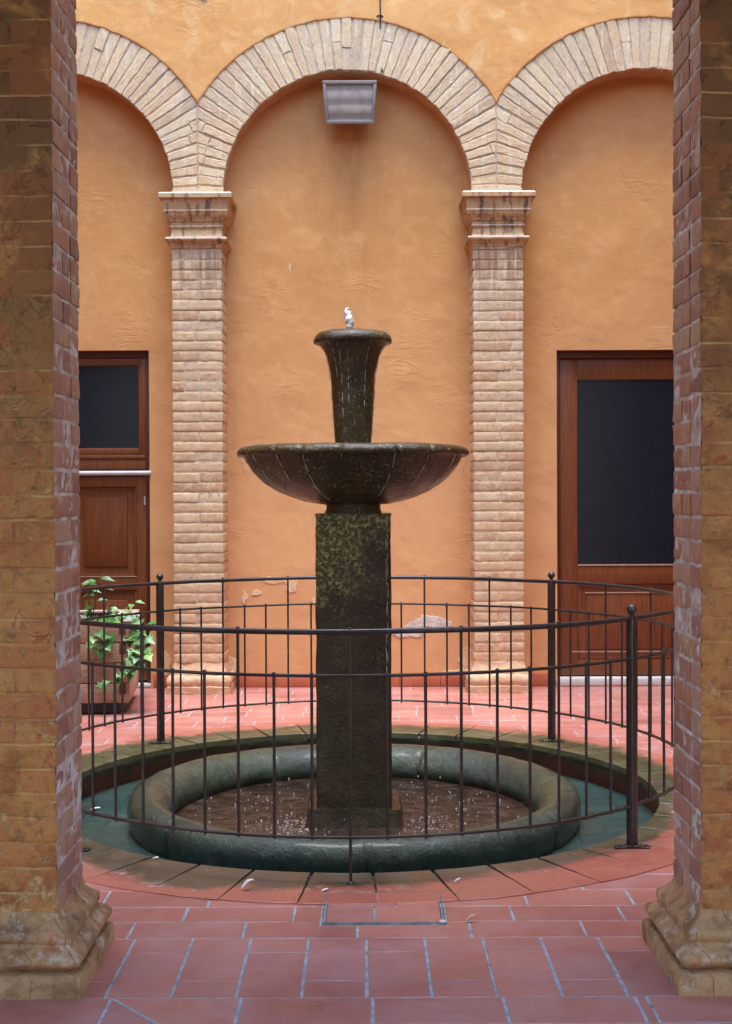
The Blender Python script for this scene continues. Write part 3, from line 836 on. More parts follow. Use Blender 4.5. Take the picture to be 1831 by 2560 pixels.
# right: tall glazed door
f = MB(); x0, x1, zt = DR
box(f, x0, x0+.03, YW+.05, YW+.14, 0, zt, .003); box(f, x1-.03, x1, YW+.05, YW+.14, 0, zt, .003); box(f, x0+.03, x1-.03, YW+.05, YW+.14, zt-.06, zt, .003)
dr = f.build('door', MT['wood_dark'], wall, 30); dr['label'] = 'tall red-brown wooden door with a big dark glass pane, on the right'
f = MB(); a, b = x0+.034, x1-.034
W = .143
box(f, a, a+W, yd, yd+.045, .075, zt-.062, .004); box(f, b-W, b, yd, yd+.045, .075, zt-.062, .004)
box(f, a+W, b-W, yd+.001, yd+.045, 2.467, zt-.062, .004); box(f, a+W, b-W, yd+.001, yd+.045, .815, .965, .004)
box(f, a+W, b-W, yd+.001, yd+.045, .075, .20, .004)
box(f, a+W, b-W, yd+.026, yd+.045, .20, .815, 0)
panel_frame(f, a+W+.002, b-W-.002, .202, .813, yd+.014, .02, .02)
box(f, a+W+.07, b-W-.07, yd+.012, yd+.03, .28, .74, .008)
f.build('leaf_frame', MT['wood'], dr, 30)
f = MB(); box(f, a+W, b-W, yd+.012, yd+.02, .965, 2.467, 0); f.build('pane', MT['glass'], dr)
f = MB(); box(f, a+W+.002, b-W-.002, yd-.006, yd+.012, .962, .974, .002); box(f, a+W+.06, b-W-.06, yd+.006, yd+.013, .738, .748, .001); box(f, a+W-.05, b-W+.05, yd-.004, yd+.0, .262, .272, .001)
f.build('moulding_edge', MT['wood_edge'], dr)
f = MB(); box(f, x0-.01, x1+.01, YW-.03, YW+.16, .004, .065, .004); f.build('threshold', MT['marble'], dr, 30)
# room behind the doors is closed
f = MB(); box(f, XL-.4, XR+.4, YW+.2, YW+.3, 0, 8.2, 0)
f.build('backing', MT['mud'], wall)

# unseen side walls and portico; heights and openings set to steer light
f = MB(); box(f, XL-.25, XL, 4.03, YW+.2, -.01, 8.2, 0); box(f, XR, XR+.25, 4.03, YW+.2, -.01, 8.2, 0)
box(f, XL-.25, XL, 3.1, 4.03, -.01, 4.3, 0); box(f, XR, XR+.25, 3.1, 4.03, -.01, 4.3, 0)  # unseen end walls added to limit light on the pillar fronts
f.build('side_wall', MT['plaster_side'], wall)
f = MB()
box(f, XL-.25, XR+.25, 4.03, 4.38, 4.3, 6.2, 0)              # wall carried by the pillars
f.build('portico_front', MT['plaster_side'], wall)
f = MB(); box(f, XL-.25, XR+.25, -2.0, 4.03, 4.3, 4.5, 0); f.build('portico_ceiling', MT['ceil'], wall)
f = MB(); box(f, XL-.25, XR+.25, -2.2, -2.0, -.01, 4.5, 0); f.build('portico_wall', MT['ceil'], wall)

# ================================================================== FRONT PILLARS
def front_pillar(x0, x1, label):
    y0, y1 = 4.026, 4.384; H = 4.31
    root = empty('brick_pillar', ((x0+x1)/2, (y0+y1)/2, 0), label, 'pillar', 'brick pillars framing the view')
    f = MB()
    ins = .008
    cx_, cy_ = (x0+x1)/2, (y0+y1)/2
    def skin(p, q, mi, ins, amp):      # wash or mortar smeared over the courses, broken where the bricks stand out
        L = (V(q)-V(p)).length; nu = int(L/.022); nv = int((H-.2)/.012)
        d = (V(q)-V(p))/nu; nrm = V((d.y, -d.x)).normalized(); vs = []; fs = []
        for i in range(nu+1):
            for j in range(nv+1):
                z = .2+(H-.2)*j/nv; b = V(p)+d*i
                w = V((b.x, b.y, z))
                k = noise.fractal(w*5, 1, 2, 4)*amp+noise.noise(w*34)*amp*.45-ins
                vs.append((b.x+nrm.x*k, b.y+nrm.y*k, z))
        for i in range(nu):
            for j in range(nv): fs.append((i*(nv+1)+j, (i+1)*(nv+1)+j, (i+1)*(nv+1)+j+1, i*(nv+1)+j+1))
        f.add(vs, fs, mi)
    skin((x0+.004, y0), (x1-.004, y0), 2, .0012, .0042)
    skin((x1, y0+.004), (x1, y1-.004), 3, .0032, .0036)
    skin((x1-.004, y1), (x0+.004, y1), 3, .0045, .0055)
    skin((x0, y1-.004), (x0, y0+.004), 3, .0032, .0036)
    fn = lambda ax, sd: 0 if (ax == 1 and sd == 0) else 1
    z = .225; k = 0
    while z < H-.02:
        h = .0775+rnd.uniform(-.002, .002); g = .011
        w = x1-x0; d = y1-y0
        hw = .125
        lays = [(x0, x1-hw if k % 2 else x1, y0, y0+hw), (x0+(0 if k % 2 == 0 else hw), x1, y1-hw, y1),
                (x1-hw, x1, y0 if k % 2 else y0+hw, y1-hw), (x0, x0+hw, y0+hw, y1 if k % 2 else y1-hw)]
        for (a, b, c, d_) in lays:
            # split long ones
            L = max(b-a, d_-c); nsp = 2 if L > .3 else 1
            for s in range(nsp):
                if b-a >= d_-c: aa, bb, cc, dd = a+(b-a)*s/nsp, a+(b-a)*(s+1)/nsp, c, d_
                else: aa, bb, cc, dd = a, b, c+(d_-c)*s/nsp, c+(d_-c)*(s+1)/nsp
                e = g/2
                A = aa+(e if aa > x0+.01 else 0); B = bb-(e if bb < x1-.01 else 0)
                C = cc+(e if cc > y0+.01 else 0); D = dd-(e if dd < y1-.01 else 0)
                j = rnd.uniform(-.0025, .003)
                if abs(aa-x0) < .01: A += j
                if abs(bb-x1) < .01: B -= j
                if abs(dd-y1) < .01: D += j
                dz = rnd.uniform(-.0015, .0015)
                rbox(f, ((A+B)/2, (C+D)/2, z+h/2+dz), ((B-A)/2, (D-C)/2, (h-g)/2), .0028, (8, 8, 3), .0042, 30, 0, None, fn)
        z += h; k += 1
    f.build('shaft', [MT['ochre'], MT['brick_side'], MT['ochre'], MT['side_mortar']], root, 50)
    f = MB(); p = .088
    prof = [(p, -.002), (p, .010), (p+.001, .055), (p-.006, .066), (p-.016, .070)]
    rect_profile(f, x0, x1, y0, y1, prof, .0035, 12, .025)
    f.build('plinth', MT['base'], root, 50)
    f = MB()
    prof = [(p-.045, .060), (p-.040, .070)]+arc(p-.034, .074, p-.040, .142, .034, 10)+[(p-.046, .150), (p-.046, .156)]
    rect_profile(f, x0, x1, y0, y1, prof, .0035, 12, .025)
    f.build('torus_moulding', MT['base'], root, 60)
    f = MB()
    prof = [(p-.050, .150), (p-.040, .156), (p-.040, .182), (p-.046, .188)]+arc(p-.050, .190, .002, .238, -.010, 6)+[(-.003, .245)]
    rect_profile(f, x0, x1, y0, y1, prof, .0035, 12, .025)
    f.build('cove_moulding', MT['base'], root, 60)
    return root
front_pillar(-1.42, -.967, 'worn brown brick pillar on a moulded base at the left edge, nearer the planter')
front_pillar(1.040, 1.49, 'worn brown brick pillar on a moulded base at the right edge, before the glazed door')

# ================================================================== FOUNTAIN
ft = empty('fountain', (CX, CY, -.21), 'dark wet stone fountain with round bowl, vase top and ring basin', 'fountain')
f = MB()
prof = []
for i in range(28):
    a = 2*math.pi*i/28
    prof.append((1.060+.113*math.cos(a)+.040*max(0, math.sin(a)), -.105+.128*math.sin(a)))
def joints(a, r, z):
    k = min(abs(((a+.62) % (math.pi/3.5))), abs((math.pi/3.5)-((a+.62) % (math.pi/3.5))))
    return r + (0 if k > .007 else (1.075-r)*.2)
lathe(f, prof, CX, CY, 420, .006, 7, 0, joints, True)
f.build('basin_rim', MT['rim'], ft, 180)
f = MB(); lathe(f, [(1.05, -.20), (.9, -.215), (.5, -.22), (.0001, -.22)], CX, CY, 64); f.build('basin_floor', MT['mud'], ft, 60)
def column(mb, w0, z0, w1, z1, rows, amp, freq=11, ch_=.012):
    prof = []
    for i in range(rows+1):
        t = i/rows; prof.append(((w0+(w1-w0)*t)/2, z0+(z1-z0)*t))
    vs = []; n = 0
    for (h, z) in prof:
        ring_ = []
        k = 9
        c = h-ch_
        for (sx, sy, dx, dy) in ((-1, -1, 1, 0), (1, -1, 0, 1), (1, 1, -1, 0), (-1, 1, 0, -1)):
            for j in range(k+1):
                t = -c+2*c*j/k
                if dx: ring_.append((t*dx, sy*h))
                else: ring_.append((sx*h, t*dy))
        n = len(ring_)
        for (x, y) in ring_:
            p = V((CX+x, CY+y, z)); vs.append(p+noise.noise_vector(p*freq)*amp)
    fs = []
    for r_ in range(rows):
        for i in range(n):
            j = (i+1) % n; fs.append((r_*n+i, r_*n+j, (r_+1)*n+j, (r_+1)*n+i))
    fs.append(tuple(rows*n+i for i in range(n)))
    mb.add(vs, fs)
f = MB(); column(f, .388, -.2, .384, 1.435, 44, .0045); column(f, .392, 1.432, .39, 1.444, 2, .002)
f.build('column', MT['wet'], ft, 40)
f = MB(); column(f, .54, -.22, .47, -.06, 6, .012, 8, .02); f.build('plinth', MT['wet'], ft, 40)
f = MB(); lathe(f, [(.150, 1.44), (.149, 1.455), (.143, 1.465), (.143, 1.51)], CX, CY, 56, .002, 14); f.build('neck', MT['wet'], ft, 60)
f = MB()
prof = [(.06, 1.486), (.145, 1.490), (.20, 1.496), (.26, 1.508), (.325, 1.528), (.39, 1.556), (.449, 1.592), (.495, 1.630), (.532, 1.672), (.558, 1.712), (.572, 1.742),
        (.578, 1.744), (.596, 1.740), (.606, 1.748), (.607, 1.762), (.600, 1.776), (.585, 1.788), (.56, 1.793), (.545, 1.788), (.53, 1.76), (.46, 1.69), (.3, 1.63), (.0001, 1.62)]
def notch(a, r, z):
    if r > .53 and z > 1.735:
        for k in (-2.62, -2.27, -2.0, -1.66, -1.20, -.86, .1, .9, 1.8, 2.6):
            d = abs((a-k+math.pi) % (2*math.pi)-math.pi)
            if d < .012: return r-.012
    return r
lathe(f, prof, CX, CY, 300, .004, 9, 0, notch)
f.build('bowl', MT['wet'], ft, 60)
f = MB(); lathe(f, [(.545, 1.779), (.3, 1.779), (.0001, 1.779)], CX, CY, 64); f.build('bowl_water', MT['water'], ft, 60)
f = MB()
prof = [(.088, 1.66), (.0935, 1.80), (.099, 1.86), (.107, 1.98), (.113, 2.10), (.118, 2.17), (.126, 2.215), (.138, 2.262), (.152, 2.295), (.168, 2.320), (.182, 2.334), (.196, 2.330), (.204, 2.334),
        (.206, 2.350), (.198, 2.370), (.180, 2.386), (.158, 2.393), (.145, 2.388), (.13, 2.36), (.0001, 2.35)]
lathe(f, prof, CX, CY, 112, .0035, 13, 0, lambda a, r, z: r*(1-.018*(1-z/2.4 if False else .6)*abs(math.sin(4*a))))
f.build('vase', MT['wet'], ft, 60)
f = MB(); lathe(f, [(.150, 2.3845), (.08, 2.388), (.0001, 2.39)], CX, CY, 40, .002, 30); f.build('vase_water', MT['water'], ft, 60)
bw = MB(); vs = []; fs = []; n = 90
lathe(bw, [(1.03, -.150), (.8, -.150), (.5, -.150), (.2, -.150), (.0001, -.150)], CX, CY, 96)
w_ = bw.build('basin_water', MT['water'], None, 60); tag(w_, kind='structure')

# jet
f = MB(); jz = 2.385
for i in range(34):
    t = i/33; r = .012+.010*math.sin(math.pi*min(1, t*1.05))
    sphere(f, (CX-.022+.007*math.sin(t*5)+rnd.uniform(-.006, .006), CY+rnd.uniform(-.008, .008), jz+.128*t), r*rnd.uniform(.6, 1.0), 9, 6, (1, 1, 1.25), 0, .004, 90)
for i in range(10): sphere(f, (CX-.02+rnd.uniform(-.03, .03), CY+rnd.uniform(-.02, .02), jz+rnd.uniform(.02, .13)), rnd.uniform(.0015, .003), 6, 4)
jet = f.build('water_jet', MT['foam'], None, 180); tag(jet, 'small white bubbling jet of water rising from the vase top', 'water jet')

# threads of falling water
f = MB()
def thread(ang, r0, z0, z1, follow=None, rad=.0016, gap=.25):
    z = z0
    while z > z1:
        L = rnd.uniform(.015, .07)
        rr = r0
        pts = []
        for q in (0, .5, 1):
            zz = z-L*q; t = (z0-zz)
            rr = r0 + (follow(zz) if follow else 0)
            pts.append((CX+rr*math.cos(ang)+noise.noise((zz*20, ang, 1))*.002, CY+rr*math.sin(ang), zz))
        tube(f, pts, [rad*rnd.uniform(.5, 1.2), rad, rad*rnd.uniform(.3, .9)], 5)
        z -= L*(1+rnd.random()*gap*4)
BP = [(1.49, .145), (1.508, .26), (1.528, .325), (1.556, .39), (1.592, .449), (1.63, .495), (1.672, .532), (1.712, .558), (1.742, .575), (1.80, .604)]
def fr(z):
    for (z0, r0), (z1, r1) in zip(BP, BP[1:]):
        if z <= z1: t = max(0, (z-z0)/(z1-z0)); return r0+(r1-r0)*t+.0045-.602
    return 0
VP = [(1.80, .0935), (1.98, .107), (2.10, .113), (2.17, .118), (2.215, .126), (2.262, .138), (2.295, .152), (2.32, .168), (2.34, .19)]
def fv(z):
    for (z0, r0), (z1, r1) in zip(VP, VP[1:]):
        if z <= z1: t = max(0, (z-z0)/(z1-z0)); return r0+(r1-r0)*t+.003-.202
    return 0
for a in (-2.62, -2.27, -2.0, -1.20, -.86, -.45, -2.95): thread(a, .602, 1.742, rnd.uniform(1.53, 1.62), fr, .0021)
for a in (-3.1, -3.2, -.02, -.07): thread(a, .602, 1.742, rnd.uniform(1.63, 1.68), lambda z: -.35*(1.742-z), .0007, .05)
thread(-1.20, .602, 1.742, 1.50, fr, .0024); thread(-2.0, .602, 1.742, 1.5, fr, .0022)
thread(-1.66, .602, 1.76, 1.70, fr, .0028)
for a in (-2.3, -2.05, -1.75, -1.0, -3.1, -.05): thread(a, .202, 2.335, rnd.uniform(1.86, 2.2), fv, .0018)
for x in (.168, .175): 
    z = 1.43
    while z > -.1:
        L = rnd.uniform(.02, .09); tube(f, [(CX+x+rnd.uniform(-.003, .003), CY-.199, z), (CX+x, CY-.199, z-L)], .0018, 5); z -= L*rnd.uniform(1.1, 2.5)
th = f.build('falling_water', MT['thread'], None, 180); tag(th, kind='stuff', label='thin threads of water falling from the bowl and vase rims', cat='water')

# splashes
f = MB()
for i in range(210):
    a = rnd.uniform(0, 2*math.pi); r = rnd.gauss(.62, .13) if i % 3 else rnd.uniform(.3, .95)
    if r < .3 or r > .95: continue
    x, y = CX+r*math.cos(a), CY+r*math.sin(a); z = -.149+abs(rnd.gauss(0, .02))
    s = rnd.uniform(.0018, .0042)
    sphere(f, (x, y, z), s, 6, 4, (1, 1, rnd.choice((.8, 1, 1, 1.4, 2.6))))
for i in range(30):
    a = rnd.uniform(0, 2*math.pi); r = rnd.gauss(.62, .1); x, y = CX+r*math.cos(a), CY+r*math.sin(a); h = rnd.uniform(.01, .04)
    tube(f, [(x, y, -.15), (x+rnd.uniform(-.003, .003), y, -.15+h)], [.003, .0012], 5)
for i in range(240):
    x = CX+rnd.gauss(-.33, .07) if i % 3 else CX+rnd.gauss(.38, .06); y = CY+rnd.gauss(-.22, .13)
    if math.hypot(x-CX, y-CY) > .9: continue
    sphere(f, (x, y, -.149), rnd.uniform(.0015, .0042), 6, 4, (1.3, 1.3, .5))
sp = f.build('water_drops', MT['foam'], None, 180); tag(sp, kind='stuff', label='splashing drops on the basin water', cat='water')

# ================================================================== RAILING
ra = empty('railing', (CX, CY, 0), 'round dark iron railing with ball topped posts encircling the fountain', 'railing')
def pt(ang, z, r=RF): return V((CX+r*math.sin(ang), CY-r*math.cos(ang), z))     # ang 0 = towards the camera
ZT, ZM, ZB = 1.0, .827, .19
def ringbar(z, hw, hh, a0, a1, n=40, rr=.45):
    """bar of rounded section along an arc"""
    mb = MB(); vs = []; fs = []; k = 12
    sec = []
    for i in range(k):
        t = 2*math.pi*i/k; c, s = math.cos(t), math.sin(t)
        sec.append((hw*math.copysign(abs(c)**rr, c), hh*math.copysign(abs(s)**rr, s)))
    for i in range(n+1):
        a = a0+(a1-a0)*i/n; w = noise.noise((math.sin(a)*3, math.cos(a)*3, z*5))*.003
        for (u, v) in sec: vs.append(pt(a, z+v+w, RF+u))
    for i in range(n):
        for j in range(k):
            j2 = (j+1) % k; fs.append((i*k+j, i*k+j2, (i+1)*k+j2, (i+1)*k+j))
    mb.add(vs, fs); return mb
for q in range(4):
    a0 = R(-45+90*q)+.01; a1 = R(45+90*q)-.01
    ringbar(ZT, .011, .0115, a0, a1, 48, .85).build('top_rail', MT['iron'], ra, 60)
    ringbar(ZM, .009, .0065, a0, a1, 48, .5).build('middle_rail', MT['iron'], ra, 50)
    ringbar(ZB, .010, .0060, a0, a1, 48, .5).build('bottom_rail', MT['iron'], ra, 50)
for i in range(72):
    d = -180+5*i+5
    if (d-45) % 90 == 0: continue
    a = R(d+rnd.uniform(-.15, .15)); lng = d % 15 == 0; g = d % 90 == 0
    f = MB(); zt = ZT if lng else ZM; zb = .0 if g else ZB
    lean = rnd.uniform(-.0015, .0015)
    tube(f, [pt(a, zb-.0 if g else zb-.012), pt(a, (zt+zb)/2, RF+lean), pt(a, zt+.002)], .0062, 8)
    sphere(f, pt(a, zt+(.0125 if lng else .0075)), .0085, 8, 5, (1, 1, .7))
    if g: lathe(f, [(.016, .006), (.014, .012), (.006, .016)], *pt(a, 0)[:2], 10)
    f.build('picket', MT['iron'], ra, 50)
for d in (-135, -45, 45, 135):
    a = R(d); f = MB(); p = pt(a, 0)
    M = Matrix.Rotation(a, 3, 'Z')
    rbox(f, (p.x, p.y, .505), (.0185, .0185, .495), .004, (1, 1, 10), .0008, 6, 0, M)
    po = f.build('post', MT['iron'], ra, 40)
    f = MB(); lathe(f, [(.0001, .999), (.020, .999), (.021, 1.004), (.012, 1.009), (.0095, 1.018), (.012, 1.022)], p.x, p.y, 16); sphere(f, (p.x, p.y, 1.040), .0225, 18, 12)
    f.build('ball_finial', MT['iron'], po, 60)
    f = MB()
    for s in (-1, 1):
        q = [V((.015, 0, .016)), V((.035, 0, .013)), V((.055, 0, .010)), V((.075, 0, .012))]
        for k in range(3):
            m0 = (q[k]+q[k+1])/2; L = (q[k+1]-q[k]).length/2+.002
            w = V((m0.x*s, 0, m0.z)); sl = math.atan2(q[k+1].z-q[k].z, .02)
            rbox(f, (p.x+w.x, p.y, w.z), (L, .018 if k < 2 else .021, .004), .003, (1, 1, 1), 0, 1, 0, Matrix.Rotation(-sl*s, 3, 'Y'))
        sphere(f, (p.x+s*.058, p.y, .016), .009, 10, 6, (1, 1, .8))
    rbox(f, (p.x, p.y, .016), (.024, .020, .006), .003)
    f.build('foot_plate', MT['iron'], po, 50)

# ================================================================== LAMP + CABLE
lx, lz = -.113, 4.615
lamp = empty('wall_floodlight', (lx, YW, lz), 'grey square floodlight fixed to the plaster under the middle arch', 'floodlight')
T = Matrix.Rotation(R(14), 3, 'X')
f = MB(); c = V((lx, 10.17, lz))
def fr_box(mb, off, h, r=.006, n=(2, 2, 2)): rbox(mb, c+T @ V(off), h, r, n, 0, 1, 0, T)
fr_box(f, (0, .055, 0), (.190, .045, .135), .015)
fr_box(f, (0, 0, .148), (.2, .016, .014)); fr_box(f, (0, 0, -.148), (.2, .016, .014)); fr_box(f, (-.188, 0, 0), (.012, .016, .136)); fr_box(f, (.188, 0, 0), (.012, .016, .136))
taper = lambda vs: [(lx+(x-lx)*(1+.06*(z-lz)/.15), y, z) for x, y, z in vs]
f.v = taper(f.v); f.build('housing', MT['lampbody'], lamp, 40)
f = MB(); fr_box(f, (0, .004, 0), (.178, .004, .136), .002); f.v = taper(f.v); f.build('cover_glass', MT['lampglass'], lamp, 40)
f = MB(); box(f, lx-.03, lx+.03, 10.22, YW+.0, lz-.06, lz+.06, .004); f.build('bracket', MT['lampbody'], lamp, 40)
f = MB(); pts = [(.128, YA-.016, 5.75-.08*i) for i in range(8)]
tube(f, [(x+noise.noise((z*6, 0, 0))*.006, y, z) for x, y, z in [(.128, YA-.016, 8.2)]+pts]+[(.128, YA-.02, 5.29)], .0055, 6)
tube(f, [(.10, YA-.01, 5.285), (.13, YA-.022, 5.29), (.15, YA-.01, 5.28)], .006, 6)
cb_ = f.build('cable', MT['iron'], None, 50); tag(cb_, 'thin dark cable running down the plaster to the crown of the middle arch', 'cable')
f = MB(); tube(f, [(.14, YA+.03, 4.875), (.14, YA-.02, 4.872), (.135, YA-.028, 4.855), (.15, YA-.025, 4.84)], .008, 7)
hk = f.build('hook', MT['iron'], None, 50); tag(hk, 'small dark iron hook at the underside of the middle arch', 'hook')

# ================================================================== PLANTER
PR = Matrix.Rotation(R(5.5), 4, 'Z'); PO = V((-1.675, 9.12, 0))
def PT(p): return (PR @ V(p))+PO            # local: x leftwards negative, y backwards
pl = empty('wooden_planter', PO, 'weathered wooden plank planter box with interlocked corners beside the low door', 'planter')
Wd, Dp = .78, .82
R3 = PR.to_3x3()
def lbox(mb, x0, x1, y0, y1, z0, z1, r=.004, mi=0):
    rbox(mb, PT(((x0+x1)/2, (y0+y1)/2, (z0+z1)/2)), ((x1-x0)/2, (y1-y0)/2, (z1-z0)/2), r, (2, 2, 2), .002, 9, mi, R3)
for k in range(4):
    z0 = .085+.142*k; e = .0 if k % 2 else .0
    f = MB(); lbox(f, -Wd, -.0, 0, .03, z0, z0+.136); f.build('front_board', MT['planter'], pl, 40)
    f = MB(); lbox(f, -.032, .0, .032, Dp, z0+.002, z0+.138); f.build('side_board', MT['planter_end'], pl, 40)
    f = MB(); lbox(f, -Wd, -Wd+.03, .032, Dp, z0+.002, z0+.138); lbox(f, -Wd+.03, -.032, Dp-.03, Dp, z0+.002, z0+.138); f.build('rear_board', MT['planter'], pl, 40)
    f = MB()
    lbox(f, -.068, -.022, -.004, .01, z0+.060, z0+.137, .002) 
    f.build('board_joint', MT['planter_dark'], pl, 40)
f = MB(); lbox(f, -Wd+.03, -.04, .04, Dp-.04, .008, .09); f.build('foot_frame', MT['black'], pl, 40)
f = MB(); lbox(f, -Wd-.01, .01, Dp-.06, Dp+.01, .652, .672); lbox(f, -.04, .012, .0, Dp-.06, .652, .668); f.build('top_edge', MT['planter_end'], pl, 40)
f = MB(); lbox(f, -Wd+.03, -.032, .03, Dp-.03, .55, .60); f.build('soil', MT['soil'], pl, 40)

def leafmesh(mb, p, d, up, s, lobes=True):
    d = d.normalized(); side = d.cross(up)
    if side.length < 1e-3: side = V((1, 0, 0))
    side.normalize(); nn = side.cross(d)
    if lobes: out = [(0, 0), (.18, .30), (.02, .62), (.42, .42), (.55, .60), (.66, .30), (1.05, 0), (.66, -.30), (.55, -.60), (.42, -.42), (.02, -.62), (.18, -.30)]
    else: out = [(0, 0), (.15, .12), (.35, .24), (.6, .22), (.82, .1), (1.1, 0), (.82, -.1), (.6, -.22), (.35, -.24), (.15, -.12)]
    vs = [p + d*(a*s) + side*(b*s) + nn*(s*(abs(b)*.35-(a*a)*.22)) for a, b in out]
    c = p+d*(.4*s)-nn*(.02*s); vs.append(c); n = len(out)
    mb.add(vs, [(i, (i+1) % n, n) for i in range(n)])
lv = MB(); st = MB()
def stem(pts, nl, s, lobes, rad=.003):
    pts = [V(p) for p in pts]; tube(st, pts, rad, 5)
    L = len(pts)-1
    for i in range(nl):
        t = (i+.6)/nl*L; k = min(int(t), L-1); p = pts[k].lerp(pts[k+1], t-k)
        a = rnd.uniform(0, 2*math.pi) if i < nl-1 else 0
        d = V((math.cos(a), math.sin(a)*.7-.3, rnd.uniform(-.25, .35)))
        if lobes: d = V((rnd.uniform(-1, 1), -.5+rnd.uniform(-.4, .3), rnd.uniform(-.9, .1)))
        up = V((rnd.uniform(-.3, .3), -.55, .8))
        leafmesh(lv, p+d.normalized()*.015, d, up, s*rnd.uniform(.7, 1.15), lobes)
def W(px, py, d):   # a point at picture position (view px) and depth, used only to size up the plant
    return V(((px-812)*d/2873, d, EYE-(py-1101)*d/2873))
stem([W(196, 1400, 9.45), W(208, 1345, 9.42), W(214, 1300, 9.40), W(218, 1278, 9.38)], 13, .10, False, .004)
stem([W(190, 1400, 9.5), W(196, 1350, 9.5), W(198, 1300, 9.48)], 8, .09, False, .004)
stem([W(228, 1400, 9.4), W(236, 1370, 9.38), W(240, 1342, 9.36)], 8, .085, False)
stem([W(268, 1400, 9.5), W(284, 1350, 9.5), W(296, 1330, 9.5)], 7, .085, False)
stem([W(300, 1392, 9.4), W(318, 1382, 9.3), W(332, 1384, 9.25)], 4, .08, False)
for i in range(95):
    px = rnd.uniform(186, 312); t = (px-186)/126
    p = W(px, rnd.gauss(1384, 15), rnd.uniform(9.15, 9.6))
    d = V((rnd.uniform(-1, 1), -.6, rnd.uniform(-.4, .6)))
    leafmesh(lv, p, d, V((rnd.uniform(-.3, .3), -.6, .7)), rnd.uniform(.04, .095), rnd.random() < .7)
stem([W(240, 1395, 9.1), W(238, 1415, 9.06), W(226, 1435, 9.05)], 6, .075, True)
stem([W(215, 1395, 9.1), W(206, 1410, 9.06), W(200, 1430, 9.05)], 5, .07, True)
stem([W(290, 1395, 9.2), W(300, 1420, 9.15), W(303, 1450, 9.12), W(296, 1478, 9.1)], 13, .085, True)
stem([W(310, 1390, 9.3), W(318, 1415, 9.2), W(316, 1445, 9.15), W(306, 1475, 9.1)], 9, .085, True)
stem([W(282, 1485, 9.1), W(262, 1497, 9.07), W(240, 1506, 9.06), W(208, 1512, 9.06)], 7, .065, True, .002)
stem([W(296, 1478, 9.1), W(288, 1483, 9.1), W(282, 1485, 9.1)], 2, .06, True, .002)
pn = empty('ivy_plant', PT((-.3, .35, .6)), 'leafy green ivy spilling over the wooden planter box', 'plant')
tube(st, [W(186, 1398, 9.6), W(250, 1396, 9.3), W(318, 1392, 9.3)], .006, 5); st.build('stems', MT['stem'], pn, 60); lv.build('foliage', MT['leaf'], pn, 180)

# ================================================================== LITTER
def feather(px, py, L, ang, label, lift=0.01, z=0.0, mat='feather', name='feather', cat='feather', d=None):
    if d is None: d = (EYE-z)*2873/(py-1101)
    p = V(((px-812)*d/2873, d, z+lift*.3)); f = MB(); n = 9; vs = []; fs = []
    ca, sa = math.cos(ang), math.sin(ang)
    for i in range(n+1):
        t = i/n; w = .22*L*math.sin(math.pi*min(1, t*.95+.05))**.7*(1+.2*noise.noise((t*9, px, 0)))
        for s in (-1, 0, 1):
            u = (t-.5)*L; v = s*w
            zz = lift*(math.sin(t*2.2))+(.003 if s == 0 else 0)+.001
            vs.append(p+V((u*ca-v*sa, u*sa+v*ca, zz)))
    for i in range(n):
        for k in (0, 1): fs.append((3*i+k, 3*i+3+k, 3*i+4+k, 3*i+1+k))
    m0 = len(vs); vs2 = [v-V((0, 0, .0012)) for v in vs]
    f.add(vs, fs); f.add(vs2, [q[::-1] for q in fs])
    tag(f.build(name, MT[mat], None, 180), label, cat)
feather(545, 1976, .055, .5, 'white curled feather on the mossy kerb left of the centre picket', .03, .006)
feather(339, 2144-400+0+0, .03, .2, 'tiny white feather on the mossy kerb at the far left', .008, .006) if False else None
feather(341, 1906, .022, .1, 'tiny white feather on the mossy kerb between the left pickets', .006, .006)
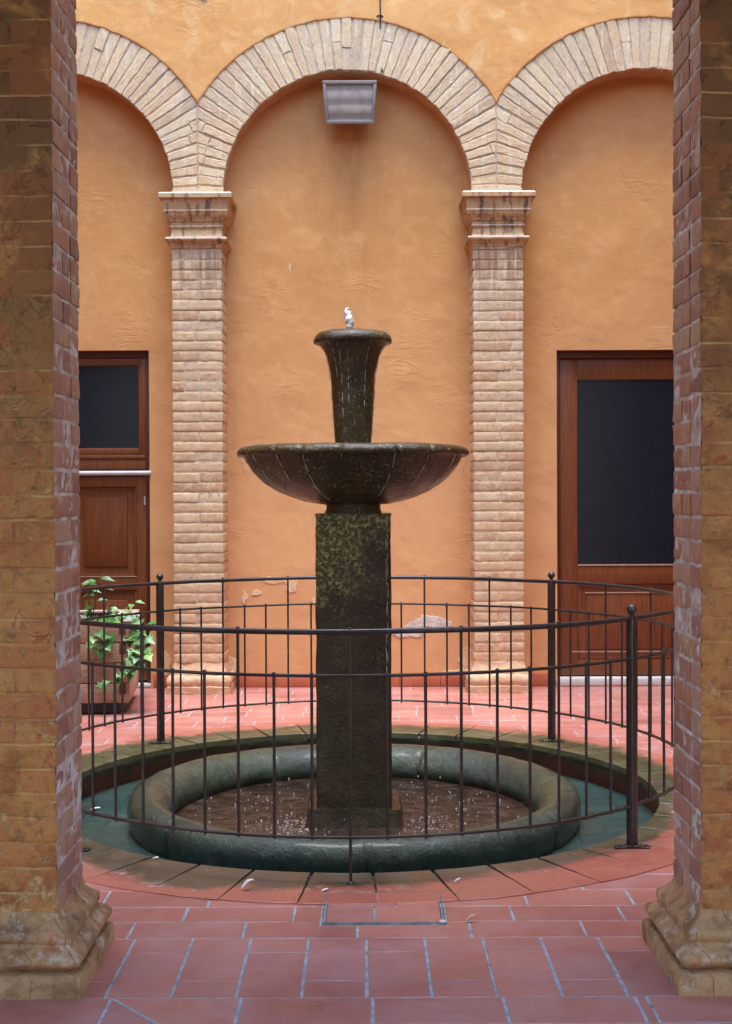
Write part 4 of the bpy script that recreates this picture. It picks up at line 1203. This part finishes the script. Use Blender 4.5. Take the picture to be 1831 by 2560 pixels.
feather(1012, 1938+24, .028, .2, 'white feather on the kerb right of the centre picket', .012, .006)
feather(717, 1979, .03, .4, 'thin white feather near the foot of the centre picket', .006, .006)
feather(208, 1795, .05, .1, 'white feather floating in the channel beside the left pillar', .008, -.156)
feather(1042, 2049, .045, .3, 'dry tan leaf lying on the tiles right of the inspection cover', .018, .001, 'dryleaf', 'dry_leaf', 'leaf')

# ================================================================== LIGHT, SKY, CAMERA
w = bpy.data.worlds.new('World'); sc.world = w; w.use_nodes = True
nt = w.node_tree; bg = nt.nodes['Background']; sky = nt.nodes.new('ShaderNodeTexSky'); sky.sky_type = 'NISHITA'; sky.sun_disc = False
EL, AZ = R(78), R(180)
sky.sun_elevation = EL; sky.sun_rotation = AZ; sky.air_density = 1.3; sky.dust_density = .6
nt.links.new(sky.outputs[0], bg.inputs[0]); bg.inputs[1].default_value = .14
sl = bpy.data.lights.new('sun', 'SUN'); sl.energy = 1.0; sl.angle = R(34); sl.color = (1, .98, .95)
so = bpy.data.objects.new('sun', sl); COL.objects.link(so)
d = -V((math.sin(AZ)*math.cos(EL), math.cos(AZ)*math.cos(EL), math.sin(EL)))
so.rotation_euler = d.to_track_quat('-Z', 'Y').to_euler()

cam = bpy.data.cameras.new('camera'); co = bpy.data.objects.new('camera', cam); COL.objects.link(co); sc.camera = co
cam.sensor_fit = 'VERTICAL'; cam.sensor_height = 24; cam.sensor_width = 24; cam.lens = 24*2873/2271
cam.clip_start = .05; cam.clip_end = 200
co.matrix_world = Matrix.Translation((0, 0, EYE)) @ Matrix.Rotation(R(90-.688), 4, 'X') @ Matrix.Rotation(R(-.25), 4, 'Z')
sc.view_settings.view_transform = 'Standard'; sc.view_settings.look = 'None'; sc.view_settings.gamma = 1
sc.view_settings.exposure = 2.45
sc.cycles.max_bounces = 8; sc.cycles.diffuse_bounces = 5; sc.cycles.glossy_bounces = 4; sc.cycles.transmission_bounces = 6
sc.cycles.caustics_reflective = False; sc.cycles.caustics_refractive = False
